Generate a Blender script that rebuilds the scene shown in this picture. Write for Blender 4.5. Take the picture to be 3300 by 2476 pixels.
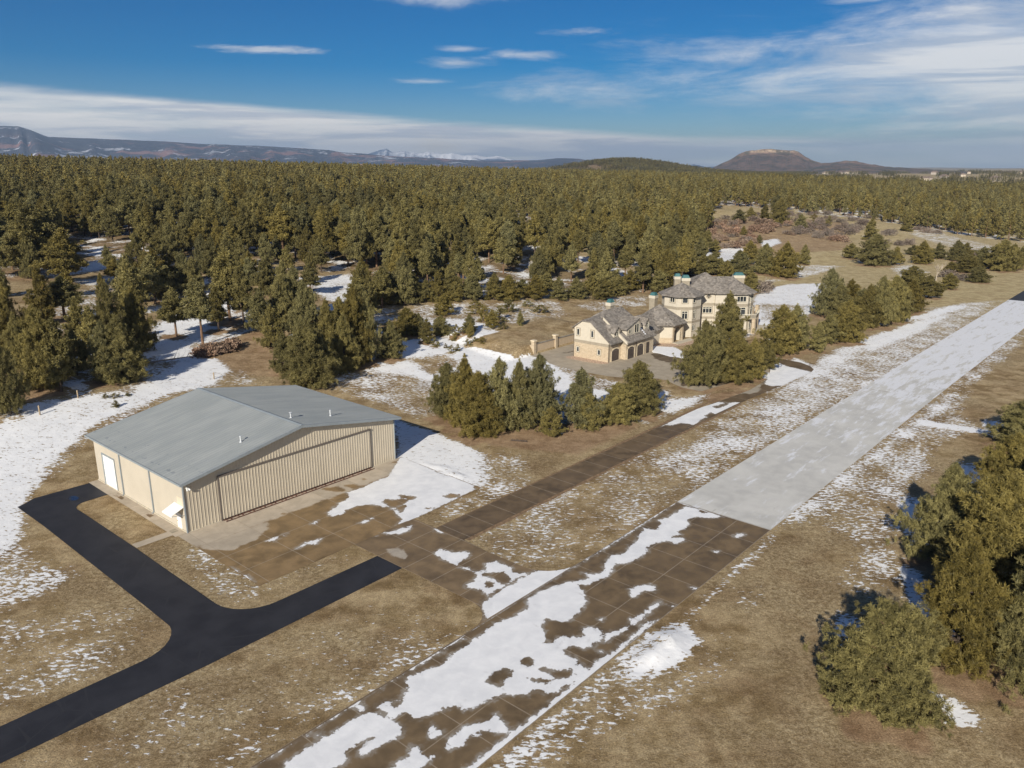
import bpy, bmesh, math, random
import numpy as np
from mathutils import Vector, Matrix
random.seed(7); rng=np.random.default_rng(11)
for o in list(bpy.data.objects): bpy.data.objects.remove(o)
SC=bpy.context.scene; COL=SC.collection
R=math.radians
# ---------------------------------------------------------------- camera
CH=42.0; F=2523.0; PX=1650.0; PY=1238.0; PITCH=math.atan((1238-535)/F)
cd=bpy.data.cameras.new('camera'); cam=bpy.data.objects.new('camera',cd); COL.objects.link(cam)
cd.sensor_width=36; cd.lens=F/3300*36; cd.clip_end=200000; cd.clip_start=1
cam.location=(0,0,CH); cam.rotation_euler=(R(90)-PITCH,0,0); SC.camera=cam
# ---------------------------------------------------------------- light
SUN_AZ=R(19.8+180); SUN_EL=R(26.3)
sd=bpy.data.lights.new('sun','SUN'); sd.energy=5.0; sd.angle=R(0.55); sd.color=(1.0,0.93,0.80)
so=bpy.data.objects.new('sun',sd); COL.objects.link(so)
sdir=Vector((math.sin(SUN_AZ)*math.cos(SUN_EL),math.cos(SUN_AZ)*math.cos(SUN_EL),math.sin(SUN_EL)))
so.rotation_euler=sdir.to_track_quat('Z','Y').to_euler(); so.location=(0,-50,120)
SC.view_settings.view_transform='Standard'; SC.view_settings.look='None'
SC.view_settings.exposure=0.36; SC.view_settings.gamma=1
wd=bpy.data.worlds.new("World"); SC.world=wd; wd.use_nodes=True
class NT:
    """small helper to write node graphs"""
    def __init__(s,nt): s.nt=nt; nt.nodes.clear()
    def n(s,t,**k):
        nd=s.nt.nodes.new(t); ins=k.pop('i',{})
        for a,b in k.items(): setattr(nd,a,b)
        for a,b in ins.items(): s.set(nd.inputs[a],b)
        return nd
    def set(s,sock,b):
        if isinstance(b,bpy.types.NodeSocket): s.nt.links.new(b,sock)
        elif isinstance(b,bpy.types.Node): s.nt.links.new(b.outputs[0],sock)
        else:
            if isinstance(b,tuple) and len(b)==3 and sock.type=='RGBA': b=b+(1,)
            sock.default_value=b
    def m(s,op,a,b=0.0,c=0.0,clamp=False):
        nd=s.n('ShaderNodeMath',operation=op,use_clamp=clamp); s.set(nd.inputs[0],a); s.set(nd.inputs[1],b)
        if op in('MULTIPLY_ADD','SMOOTH_MIN','COMPARE'): s.set(nd.inputs[2],c)
        return nd.outputs[0]
    def mr(s,v,a,b,c=0.0,d=1.0,t='SMOOTHSTEP'):
        nd=s.n('ShaderNodeMapRange',interpolation_type=t)
        for k,x in zip(('Value','From Min','From Max','To Min','To Max'),(v,a,b,c,d)): s.set(nd.inputs[k],x)
        return nd.outputs[0]
    def mix(s,f,a,b,bt='MIX'):
        nd=s.n('ShaderNodeMix',data_type='RGBA',blend_type=bt)
        s.set(nd.inputs[0],f); s.set(nd.inputs[6],a); s.set(nd.inputs[7],b); return nd.outputs[2]
    def noise(s,co,sc,det=4,ro=.55,dist=0.0):
        nd=s.n('ShaderNodeTexNoise'); s.set(nd.inputs['Vector'],co); s.set(nd.inputs['Scale'],sc)
        nd.inputs['Detail'].default_value=det; nd.inputs['Roughness'].default_value=ro; nd.inputs['Distortion'].default_value=dist
        return nd.outputs[0]
    def mapping(s,co,loc=(0,0,0),rot=(0,0,0),sc=(1,1,1)):
        nd=s.n('ShaderNodeMapping'); s.set(nd.inputs[0],co)
        nd.inputs[1].default_value=loc; nd.inputs[2].default_value=rot; nd.inputs[3].default_value=sc; return nd.outputs[0]
    def sep(s,v): return s.n('ShaderNodeSeparateXYZ',i={0:v}).outputs
    def comb(s,x,y,z=0.0): return s.n('ShaderNodeCombineXYZ',i={0:x,1:y,2:z}).outputs[0]
def build_world():
    w=NT(wd.node_tree)
    sky=w.n('ShaderNodeTexSky',sky_type='NISHITA',sun_disc=False,sun_elevation=SUN_EL,sun_rotation=SUN_AZ,altitude=2200,air_density=1.0,dust_density=0.3,ozone_density=3.0)
    co=w.n('ShaderNodeTexCoord').outputs['Generated']
    x,y,z=w.sep(co)[:3]
    az=w.m('MULTIPLY',w.m('ARCTAN2',x,y),57.2958)       # degrees right of +Y
    el=w.m('MULTIPLY',w.m('ARCSINE',z),57.2958)          # degrees above horizon
    p=w.comb(az,w.m('MULTIPLY',el,1.0))
    n_str=w.noise(w.mapping(p,sc=(.035,.33,1)),1.0,6,.6,.6)
    n_fin=w.noise(w.mapping(p,rot=(0,0,R(-12)),sc=(.10,.45,1)),1.0,8,.68,.4)
    n_big=w.noise(w.mapping(p,loc=(3,1,0),sc=(.05,.12,1)),1.0,4,.5,.3)
    # low cloud bank: top edge descends from ~6.5 deg at the left to ~3.5 deg in the middle, thin to the right
    top=w.m('ADD',w.mr(az,-34,12,4.9,1.9,'LINEAR'),w.m('MULTIPLY',w.m('SUBTRACT',n_str,.5),1.3))
    bank=w.mr(w.m('SUBTRACT',top,el),-.25,.45)
    bank=w.m('MULTIPLY',bank,w.mr(az,8,26,1,.55))
    holes=w.mr(w.noise(w.mapping(p,loc=(9,2,0),sc=(.06,.9,1)),1.0,6,.6,.6),.36,.54,.70,1.0)
    bank=w.m('MULTIPLY',bank,holes)
    # high thin veil to the right
    cd_=w.m('ADD',w.m('MULTIPLY',w.m('SUBTRACT',az,15),.030),w.m('MULTIPLY',w.m('ABSOLUTE',w.m('SUBTRACT',el,5.6)),-.06))
    veil=w.m('SUBTRACT',w.m('ADD',w.m('ADD',cd_,w.m('MULTIPLY',n_big,.9)),w.m('MULTIPLY',n_fin,1.35)),.84)
    veil=w.m('MULTIPLY',w.mr(veil,0,.75),w.mr(el,9.0,10.4,1,.35))
    veil=w.m('MULTIPLY',veil,w.mr(az,-5,10))
    veil=w.m('MULTIPLY',veil,.80)
    # wisps in the upper middle
    def wisp(a0,e0,sa,se,k):
        da=w.m('DIVIDE',w.m('SUBTRACT',az,a0),sa); de=w.m('DIVIDE',w.m('SUBTRACT',el,e0),se)
        r=w.m('SQRT',w.m('ADD',w.m('MULTIPLY',da,da),w.m('MULTIPLY',de,de)))
        v=w.m('SUBTRACT',1.95,w.m('ADD',w.m('MULTIPLY',r,.75),w.m('MULTIPLY',n_fin,2.6)))
        return w.m('MULTIPLY',w.mr(v,0,.8),k)
    c=w.m('MAXIMUM',bank,veil)
    for a in ((-16.8,7.25,5.6,.42,.75),(-6,10.6,7.5,.75,.45),(-4,6.65,4.4,.6,.6),(-6,5.55,3.2,.32,.5),(1.5,7.25,3.6,.42,.55),(5.2,8.6,3,.4,.5),(6,5.2,10,1.5,.42),(-3.5,7.6,2.2,.3,.4),(22,9.9,3,.35,.4)):
        c=w.m('MAXIMUM',c,wisp(*a))
    shade=w.noise(w.mapping(p,loc=(1,7,0),sc=(.07,.9,1)),1.0,5,.6,.5)
    lowl=w.mr(el,0,7)
    ccol=w.mix(w.mr(shade,.40,.58),(.62,.66,.72),(1.0,.97,.92))
    # bright cumulus head low over the snowy range
    ccol=w.mix(wisp(-5.2,1.25,2.2,1.0,1.0),ccol,(1.0,.93,.80))
    skyc=w.n('ShaderNodeHueSaturation',i={'Hue':.507,'Saturation':1.70,'Value':.56,'Color':sky.outputs[0]}).outputs[0]
    K=SKYK
    bg=w.n('ShaderNodeBackground',i={'Color':w.mix(c,skyc,w.mix(1.0,ccol,(K,K,K),'MULTIPLY')),'Strength':.088})
    w.n('ShaderNodeOutputWorld',i={0:bg})
SKYK=9.0
build_world()
# ---------------------------------------------------------------- frames of reference
AA=R(40.98); UX,UY=math.sin(AA),math.cos(AA); VX,VY=-math.cos(AA),math.sin(AA)
OX,OY=-38.4955,84.8256          # near corner of the hangar; u runs along the runway, v away to the left
def W(u,v): return (OX+u*UX+v*VX, OY+u*UY+v*VY)
def UVof(x,y): dx,dy=x-OX,y-OY; return dx*UX+dy*UY, dx*VX+dy*VY
def sst(a,b,x):
    t=np.clip((x-a)/(b-a),0,1); return t*t*(3-2*t)
def terr(x,y):
    x=np.asarray(x,float); y=np.asarray(y,float); u,v=UVof(x,y)
    s=np.maximum(0,v-26); s=s*s/(s+22.0)
    h=46*(1-np.exp(-s/430))/(1+(np.maximum(0,u)/1150)**2)
    w=sst(86,97.6,u)*(1-sst(123,135,u))
    h=np.maximum(h,w*(2.1+.02*np.maximum(0,v-28))*sst(27.3,27.9,v)*(1-sst(60,110,v)))
    k=np.clip((v-30)/60,0,1)
    h=h+k*(1.1*np.sin(x/31+1.3)*np.sin(y/27+.4)+.6*np.sin(x/13+y/17))
    far=np.clip((np.hypot(x,y)-900)/2500,0,1)
    hill=50*np.exp(-((x-345)/230)**2-((y-2600)/330)**2)+12*np.exp(-((x-640)/260)**2-((y-2800)/330)**2)
    return h+far*10*np.sin(x/430+.7)*np.sin(y/610)+hill
def ray(px,py):
    x=(px-PX)/F; y=-(py-PY)/F
    return np.array([x,math.cos(PITCH)+y*math.sin(PITCH),-math.sin(PITCH)+y*math.cos(PITCH)])
def at(px,py):
    """where the line of sight through a photo pixel meets the ground"""
    r=ray(px,py); lo=20.0; d=lo
    while d<9000:
        p=r*d
        if CH+p[2]<terr(p[0],p[1]): break
        lo=d; d*=1.02
    hi=d
    for _ in range(30):
        m=(lo+hi)/2; p=r*m
        if CH+p[2]<terr(p[0],p[1]): hi=m
        else: lo=m
    p=r*hi; return float(p[0]),float(p[1])
def zat(x,y,py):
    """height at which a vertical line at (x,y) passes photo row py"""
    k=(PY-py)/F; c,s=math.cos(PITCH),math.sin(PITCH)
    # (y*s + h*c)/(y*c - h*s)=k
    return CH+(k*y*c-y*s)/(c+k*s)
def pix(X,Y,Z):
    c,s=math.cos(PITCH),math.sin(PITCH); d=Y*c-(Z-CH)*s
    return PX+F*X/d, PY-F*(Y*s+(Z-CH)*c)/d
# ---------------------------------------------------------------- object helpers
def tag(o,label=None,cat=None,group=None,kind=None):
    if label:o['label']=label
    if cat:o['category']=cat
    if group:o['group']=group
    if kind:o['kind']=kind
    return o
def empty(name,loc,rz=0,label=None,cat=None,group=None):
    o=bpy.data.objects.new(name,None); COL.objects.link(o); o.location=loc; o.rotation_euler=(0,0,rz); o.empty_display_size=.3
    return tag(o,label,cat,group)
def link(name,me,mats,parent=None,loc=None):
    o=bpy.data.objects.new(name,me); COL.objects.link(o)
    for m in (mats if isinstance(mats,(list,tuple)) else [mats]):
        if len(me.materials)<(len(mats) if isinstance(mats,(list,tuple)) else 1): me.materials.append(m)
    if parent: o.parent=parent
    if loc is not None: o.location=loc
    return o
class MB:
    """collects faces, builds one mesh object"""
    def __init__(s): s.v=[]; s.f=[]; s.mi=[]
    def add(s,vs,fs,mi=0):
        b=len(s.v); s.v+=[tuple(p) for p in vs]; s.f+=[tuple(b+i for i in f) for f in fs]; s.mi+=[mi]*len(fs); return s
    def box(s,a,b,mi=0):
        x0,y0,z0=a; x1,y1,z1=b
        return s.add([(x0,y0,z0),(x1,y0,z0),(x1,y1,z0),(x0,y1,z0),(x0,y0,z1),(x1,y0,z1),(x1,y1,z1),(x0,y1,z1)],
              [(0,3,2,1),(4,5,6,7),(0,1,5,4),(1,2,6,5),(2,3,7,6),(3,0,4,7)],mi)
    def prism(s,poly,z0,z1,mi=0,top=None):
        n=len(poly); z0=z0 if hasattr(z0,'__len__') else [z0]*n; z1=z1 if hasattr(z1,'__len__') else [z1]*n
        t=top or poly
        return s.add([(p[0],p[1],z) for p,z in zip(poly,z0)]+[(p[0],p[1],z) for p,z in zip(t,z1)],
            [tuple(range(n-1,-1,-1)),tuple(range(n,2*n))]+[(i,(i+1)%n,n+(i+1)%n,n+i) for i in range(n)],mi)
    def tube(s,p,q,r0,r1=None,n=8,mi=0):
        p,q=Vector(p),Vector(q); r1=r0 if r1 is None else r1; d=(q-p).normalized()
        a=d.orthogonal().normalized(); b=d.cross(a)
        vs=[p+(a*math.cos(2*math.pi*i/n)+b*math.sin(2*math.pi*i/n))*r0 for i in range(n)]+[q+(a*math.cos(2*math.pi*i/n)+b*math.sin(2*math.pi*i/n))*r1 for i in range(n)]
        return s.add(vs,[(i,(i+1)%n,n+(i+1)%n,n+i) for i in range(n)]+[tuple(range(n-1,-1,-1)),tuple(range(n,2*n))],mi)
    def build(s,name,mat,parent=None,loc=None,bevel=0):
        me=bpy.data.meshes.new(name); me.from_pydata(s.v,[],s.f); me.update()
        if len(set(s.mi))>1: me.polygons.foreach_set('material_index',s.mi)
        o=link(name,me,mat,parent,loc)
        bm=bmesh.new(); bm.from_mesh(me); bmesh.ops.recalc_face_normals(bm,faces=bm.faces); bm.to_mesh(me); bm.free()
        if bevel:
            m=o.modifiers.new('bevel','BEVEL'); m.width=bevel; m.segments=1; m.limit_method='ANGLE'
        return o
def npmesh(name,V,T,loops=3):
    me=bpy.data.meshes.new(name); nv=len(V); nt=len(T)
    me.vertices.add(nv); me.vertices.foreach_set('co',np.asarray(V,np.float32).ravel())
    me.loops.add(nt*loops); me.loops.foreach_set('vertex_index',np.asarray(T,np.int32).ravel())
    me.polygons.add(nt); me.polygons.foreach_set('loop_start',np.arange(nt,dtype=np.int32)*loops)
    me.update(calc_edges=True); return me
# ---------------------------------------------------------------- materials
MATS={}
def mat(name,col=(.5,.5,.5),rough=.7,metal=0.0,var=.25,scale=1.5,bump=0.0,bscale=8,spec=.3,fn=None,strx=(1,1,1)):
    if name in MATS: return MATS[name]
    m=bpy.data.materials.new(name); m.use_nodes=True; w=NT(m.node_tree)
    bs=w.n('ShaderNodeBsdfPrincipled'); w.n('ShaderNodeOutputMaterial',i={0:bs})
    bs.inputs['Roughness'].default_value=rough; bs.inputs['Metallic'].default_value=metal; bs.inputs['Specular IOR Level'].default_value=spec
    co=w.n('ShaderNodeTexCoord').outputs['Object']
    if fn: fn(w,bs,co)
    else:
        n=w.noise(w.mapping(co,sc=strx),scale,5,.6)
        a=tuple(c*(1-var) for c in col); b=tuple(min(1,c*(1+var)) for c in col)
        w.set(bs.inputs['Base Color'],w.mix(w.mr(n,.3,.7),a,b))
    if bump:
        bn=w.noise(co,bscale,4,.6); bp=w.n('ShaderNodeBump',i={'Strength':bump,'Distance':.05,'Height':bn}); w.set(bs.inputs['Normal'],bp.outputs[0])
    MATS[name]=m; return m
# ---------------------------------------------------------------- ground, pavement, snow
RZ=math.atan2(UY,UX)
def disp(x,y): return (x*3300/2212,y*3300/2212)
def crop(x0,y0,s): return lambda x,y:(x0+x/s,y0+y/s)
c2=crop(700,1650,1.843); c3=crop(1800,1500,1.701); E1=crop(800,1200,3.16); C3=crop(500,1600,3.687); D4=crop(1850,1080,2.602); c1=crop(0,1550,1.7927)
def polysd(P,X,Y):
    """signed distance to a polygon, positive inside"""
    P=np.asarray(P,float); d=np.full(X.shape,1e9); ins=np.zeros(X.shape,bool); n=len(P)
    for i in range(n):
        x0,y0=P[i]; x1,y1=P[(i+1)%n]; ex,ey=x1-x0,y1-y0; L=ex*ex+ey*ey+1e-12
        t=np.clip(((X-x0)*ex+(Y-y0)*ey)/L,0,1); d=np.minimum(d,np.hypot(X-x0-t*ex,Y-y0-t*ey))
        c=((y0>Y)!=(y1>Y)); 
        with np.errstate(divide='ignore',invalid='ignore'): xi=(x1-x0)*(Y-y0)/(y1-y0+1e-30)+x0
        ins^=c&(X<xi)
    return np.where(ins,d,-d)
def guv(px,py):
    r=ray(px,py); t=-CH/r[2]; return UVof(r[0]*t,r[1]*t)
# trees that the ground cover has to know about are listed here: photo base x, base y, top y, crown width, prototype, key
TREES=[]
def gpoly(pts): return [at(*disp(*p)) for p in pts]
def make_ground():
    def axis(a,b,st,lo,hi,gr):
        m=list(np.arange(a,b+1e-6,st)); s=st; x=b
        while x<hi: s*=gr; x+=s; m.append(x)
        s=st; x=a; L=[]
        while x>lo: s*=gr; x-=s; L.append(x)
        return np.array(L[::-1]+m)
    us=axis(-32,140,.62,-16000,19000,1.022); vs=axis(-84,72,.62,-16000,19000,1.024)
    U_,V_=np.meshgrid(us,vs,indexing='ij'); X=OX+U_*UX+V_*VX; Y=OY+U_*UY+V_*VY
    X=X.ravel(); Y=Y.ravel(); Z=terr(X,Y)
    # ploughed snow mound beside the runway, banks beside the apron
    P=polysd([guv(*c3(*p)) for p in ((380,1080),(470,960),(560,880),(650,880),(740,960),(700,1060),(560,1110),(480,1130))],*UVof(X,Y))
    Z=Z+sst(-.3,2.2,P)*(.48+.16*np.sin(X*1.9)*np.sin(Y*1.3+1)+.15*np.sin(X*4.1+Y*2.2)+.16*np.sin(Y*5.3-X*2.7)+.12*np.sin(X*7+2))
    P=polysd([guv(*E1(*p)) for p in ((1640,880),(1800,905),(2050,950),(2240,1060),(2280,1130),(2180,1110),(2010,1045),(1900,1005))],*UVof(X,Y))
    Z=Z+sst(-.1,1.0,P)*(.13+.10*np.sin(X*2.3)*np.sin(Y*2.9)+.12*np.sin(X*5+Y*4))
    snow=np.zeros(X.size); duff=np.zeros(X.size); forest=np.zeros(X.size); gold=np.zeros(X.size)
    def paint(ch,pts,val,f=1.0,world=False):
        P=np.array(pts if world else gpoly(pts)); x0,y0=P.min(0)-f*1.5; x1,y1=P.max(0)+f*1.5
        k=np.nonzero((X>x0)&(X<x1)&(Y>y0)&(Y<y1))[0]
        if len(k)==0: return
        w=sst(-f,f,polysd(P,X[k],Y[k])); ch[k]=ch[k]*(1-w)+val*w
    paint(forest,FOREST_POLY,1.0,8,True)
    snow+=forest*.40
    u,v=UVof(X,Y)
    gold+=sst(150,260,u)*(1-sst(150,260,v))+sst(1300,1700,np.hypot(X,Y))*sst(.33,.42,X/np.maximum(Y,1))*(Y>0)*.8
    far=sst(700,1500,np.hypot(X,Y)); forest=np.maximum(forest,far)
    snow=snow*(1-far)+.12*far
    for pts,val,f in GROUNDSNOW: paint(snow,pts,val,f)
    for pts,val,f in GROUNDDUFF: paint(duff,pts,val,f)
    k=(u>91)&(u<124)&(v>27)&(v<42); snow[k]*=.12
    # melted, needle-strewn ring on the sunny side of each tree, deeper snow on its shady side
    sx,sy=math.sin(SUN_AZ),math.cos(SUN_AZ)
    for t in TREES:
        x,y,h,w=t['x'],t['y'],t['h'],t['w']; r=max(w*.55,.8)
        if r<.9 : continue
        k=np.nonzero((abs(X-x)<4*r+h)&(abs(Y-y)<4*r+h))[0]
        if len(k)==0: continue
        dx=X[k]-x-sx*r*.35; dy=Y[k]-y-sy*r*.35; d=np.hypot(dx,dy)/r
        a=1-sst(.75,1.35,d+.18*np.sin(np.arctan2(dy,dx)*5+x))
        if t.get('near',True): duff[k]=np.maximum(duff[k],a*.9)
        snow[k]*=1-a*(1 if t.get('near',True) else .5)
        if t.get('shade',0):
            s=(X[k]-x)*-sx+(Y[k]-y)*-sy; c=abs((X[k]-x)*sy-(Y[k]-y)*sx)
            b=sst(r*.3,r*.9,s)*(1-sst(h*1.3,h*1.9,s))*(1-sst(r*.6,r*1.0,c))
            snow[k]=np.maximum(snow[k],b*t['shade'])
    nu,nv=len(us),len(vs); I=np.arange(nu*nv).reshape(nu,nv)
    q=np.stack([I[:-1,:-1],I[1:,:-1],I[1:,1:],I[:-1,1:]],-1).reshape(-1,4)
    me=npmesh('ground',np.stack([X,Y,Z],-1),q,4)
    at_=me.color_attributes.new('cover','FLOAT_COLOR','POINT')
    at_.data.foreach_set('color',np.stack([snow,duff,forest,gold],-1).astype(np.float32).ravel())
    me.polygons.foreach_set('use_smooth',np.ones(len(q),bool))
    tag(link('ground',me,ground_mat()),kind='structure')
def ground_mat():
    m=bpy.data.materials.new('dry grass and snow'); m.use_nodes=True; w=NT(m.node_tree)
    bs=w.n('ShaderNodeBsdfPrincipled'); w.n('ShaderNodeOutputMaterial',i={0:bs}); bs.inputs['Specular IOR Level'].default_value=.15
    geo=w.n('ShaderNodeNewGeometry').outputs['Position']
    at_=w.n('ShaderNodeAttribute',attribute_name='cover'); sp=w.n('ShaderNodeSeparateColor',i={0:at_.outputs['Color']}).outputs
    snow,duff,forest=sp[0],sp[1],sp[2]; gold=at_.outputs['Alpha']
    n0=w.noise(geo,.045,6,.68); n1=w.noise(geo,.32,6,.65); n2=w.noise(geo,2.2,5,.75); n3=w.noise(geo,6.5,4,.85)
    g=w.mix(w.mr(n1,.38,.62),(.32,.23,.115),(.55,.425,.25))
    g=w.mix(w.mr(n0,.42,.6),g,w.mix(w.mr(n2,.35,.65),(.315,.235,.125),(.54,.43,.265)))
    gg=w.mix(w.mr(n1,.35,.65),(.43,.345,.185),(.60,.495,.29)); g=w.mix(w.mr(w.noise(geo,.13,5,.6),.44,.62,0,.6),g,w.mix(1.0,g,(.62,.56,.52),'MULTIPLY')); g=w.mix(gold,g,gg)
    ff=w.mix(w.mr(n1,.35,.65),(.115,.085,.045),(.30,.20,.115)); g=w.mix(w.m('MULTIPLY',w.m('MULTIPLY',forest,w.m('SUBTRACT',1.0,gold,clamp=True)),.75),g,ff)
    dd=w.mix(w.mr(n1,.35,.65),(.31,.205,.12),(.46,.325,.20)); g=w.mix(w.mr(w.m('ADD',duff,w.m('MULTIPLY',w.m('SUBTRACT',n2,.5),.7)),.25,.75),g,dd)
    g=w.mix(w.mr(n3,.36,.56,.70,0),g,w.mix(1.0,g,(.44,.41,.38),'MULTIPLY'))
    g=w.mix(w.mr(w.noise(geo,.19,6,.7),.50,.66,0,.55),g,w.mix(1.0,g,(.70,.63,.58),'MULTIPLY'))
    g=w.mix(w.mr(w.noise(geo,1.1,5,.7),.40,.62,.4,0),g,w.mix(1.0,g,(.55,.52,.50),'MULTIPLY'))
    g=w.mix(w.mr(n3,.54,.70,0,.8),g,w.mix(1.0,g,(1.75,1.68,1.55),'MULTIPLY'))
    # patchy old snow: blades of grass break its surface, so it thins to specks
    big=w.m('MULTIPLY',w.m('SUBTRACT',w.noise(geo,.085,4,.6),.5),w.m('ADD',w.m('MULTIPLY',forest,4.2),.0))
    mid=w.m('MULTIPLY',w.m('SUBTRACT',w.noise(geo,.16,4,.6),.5),w.m('MULTIPLY',w.m('MULTIPLY',snow,w.m('SUBTRACT',1.0,snow,clamp=True)),5.0))
    fin=w.noise(w.mapping(geo,rot=(0,0,R(20)),sc=(.7,1.35,1)),1.9,6,.66,.3)
    t=w.m('ADD',w.m('ADD',snow,w.m('MULTIPLY',big,w.mr(snow,.0,.35))),mid)
    t=w.m('ADD',t,w.m('MULTIPLY',w.m('SUBTRACT',fin,.5),2.9))
    mk=w.m('MULTIPLY',w.mr(t,.56,.64),w.mr(snow,.02,.1))
    thin=w.m('MULTIPLY',w.mr(t,.47,.58),w.mr(snow,.02,.1))
    sc_=w.mix(w.mr(n1,.3,.7),(.78,.785,.80),(.86,.86,.865))
    col=w.mix(w.m('MULTIPLY',thin,.35),g,(.62,.58,.52)); col=w.mix(mk,col,sc_)
    w.set(bs.inputs['Base Color'],col); w.set(bs.inputs['Roughness'],w.mr(mk,0,1,.95,.6))
    hg=w.m('ADD',w.m('MULTIPLY',n3,.55),w.m('MULTIPLY',n2,.6)); hs=w.m('ADD',w.m('MULTIPLY',n2,.22),w.m('MULTIPLY',n1,.8))
    h=w.m('ADD',w.m('MULTIPLY',hg,w.m('SUBTRACT',1.0,mk)),w.m('MULTIPLY',w.m('ADD',hs,.25),mk))
    bp=w.n('ShaderNodeBump',i={'Strength':1.0,'Distance':.16,'Height':h}); w.set(bs.inputs['Normal'],bp.outputs[0])
    return m
def inset_poly_arc(cu,cv,r,a0,a1,n=8): return [(cu+r*math.cos(R(a0+(a1-a0)*i/n)),cv+r*math.sin(R(a0+(a1-a0)*i/n))) for i in range(n+1)]
from mathutils.geometry import delaunay_2d_cdt
def sheet(name,outline,res,z,mt,ops=(),dry=(),label=None,limit=1.6):
    """paved sheet in (u,v) metres; 'melt' attribute = distance to the edge of the snow lying on it"""
    P=np.array(outline,float); x0,y0=P.min(0); x1,y1=P.max(0)
    gx,gy=np.meshgrid(np.arange(x0+res/2,x1,res),np.arange(y0+res/2,y1,res)); gx=gx.ravel(); gy=gy.ravel()
    k=polysd(P,gx,gy)>res*.45; pts=[Vector(p) for p in outline]+[Vector((a,b)) for a,b in zip(gx[k],gy[k])]
    n=len(outline)
    vs,_,fs,_,_,_=delaunay_2d_cdt(pts,[(i,(i+1)%n) for i in range(n)],[list(range(n))],1,1e-5)
    V=np.array([(p.x,p.y) for p in vs]); X,Y=V[:,0],V[:,1]
    sd=np.full(len(V),-9.0)
    for op,poly in ops:
        d=polysd(poly,X,Y); sd=np.maximum(sd,d) if op=='+' else np.minimum(sd,-d)
    dr=np.full(len(V),-9.0)
    for op,poly in dry:
        d=polysd(poly,X,Y); dr=np.maximum(dr,d) if op=='+' else np.minimum(dr,-d)
    me=npmesh(name,np.column_stack([V,np.zeros(len(V))]),np.array([f for f in fs if len(f)==3]))
    a=me.color_attributes.new('melt','FLOAT_COLOR','POINT')
    a.data.foreach_set('color',np.column_stack([np.clip(sd/limit,-1,1)*.5+.5,np.clip(dr/limit,-1,1)*.5+.5,np.zeros(len(V)),np.ones(len(V))]).astype(np.float32).ravel())
    bm=bmesh.new(); bm.from_mesh(me); bmesh.ops.recalc_face_normals(bm,faces=bm.faces)
    if sum(f.normal.z for f in bm.faces)<0: bmesh.ops.reverse_faces(bm,faces=bm.faces)
    bm.to_mesh(me); bm.free()
    o=link(name,me,mt,loc=(OX,OY,z)); o.rotation_euler=(0,0,RZ); return tag(o,kind='structure')
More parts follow.
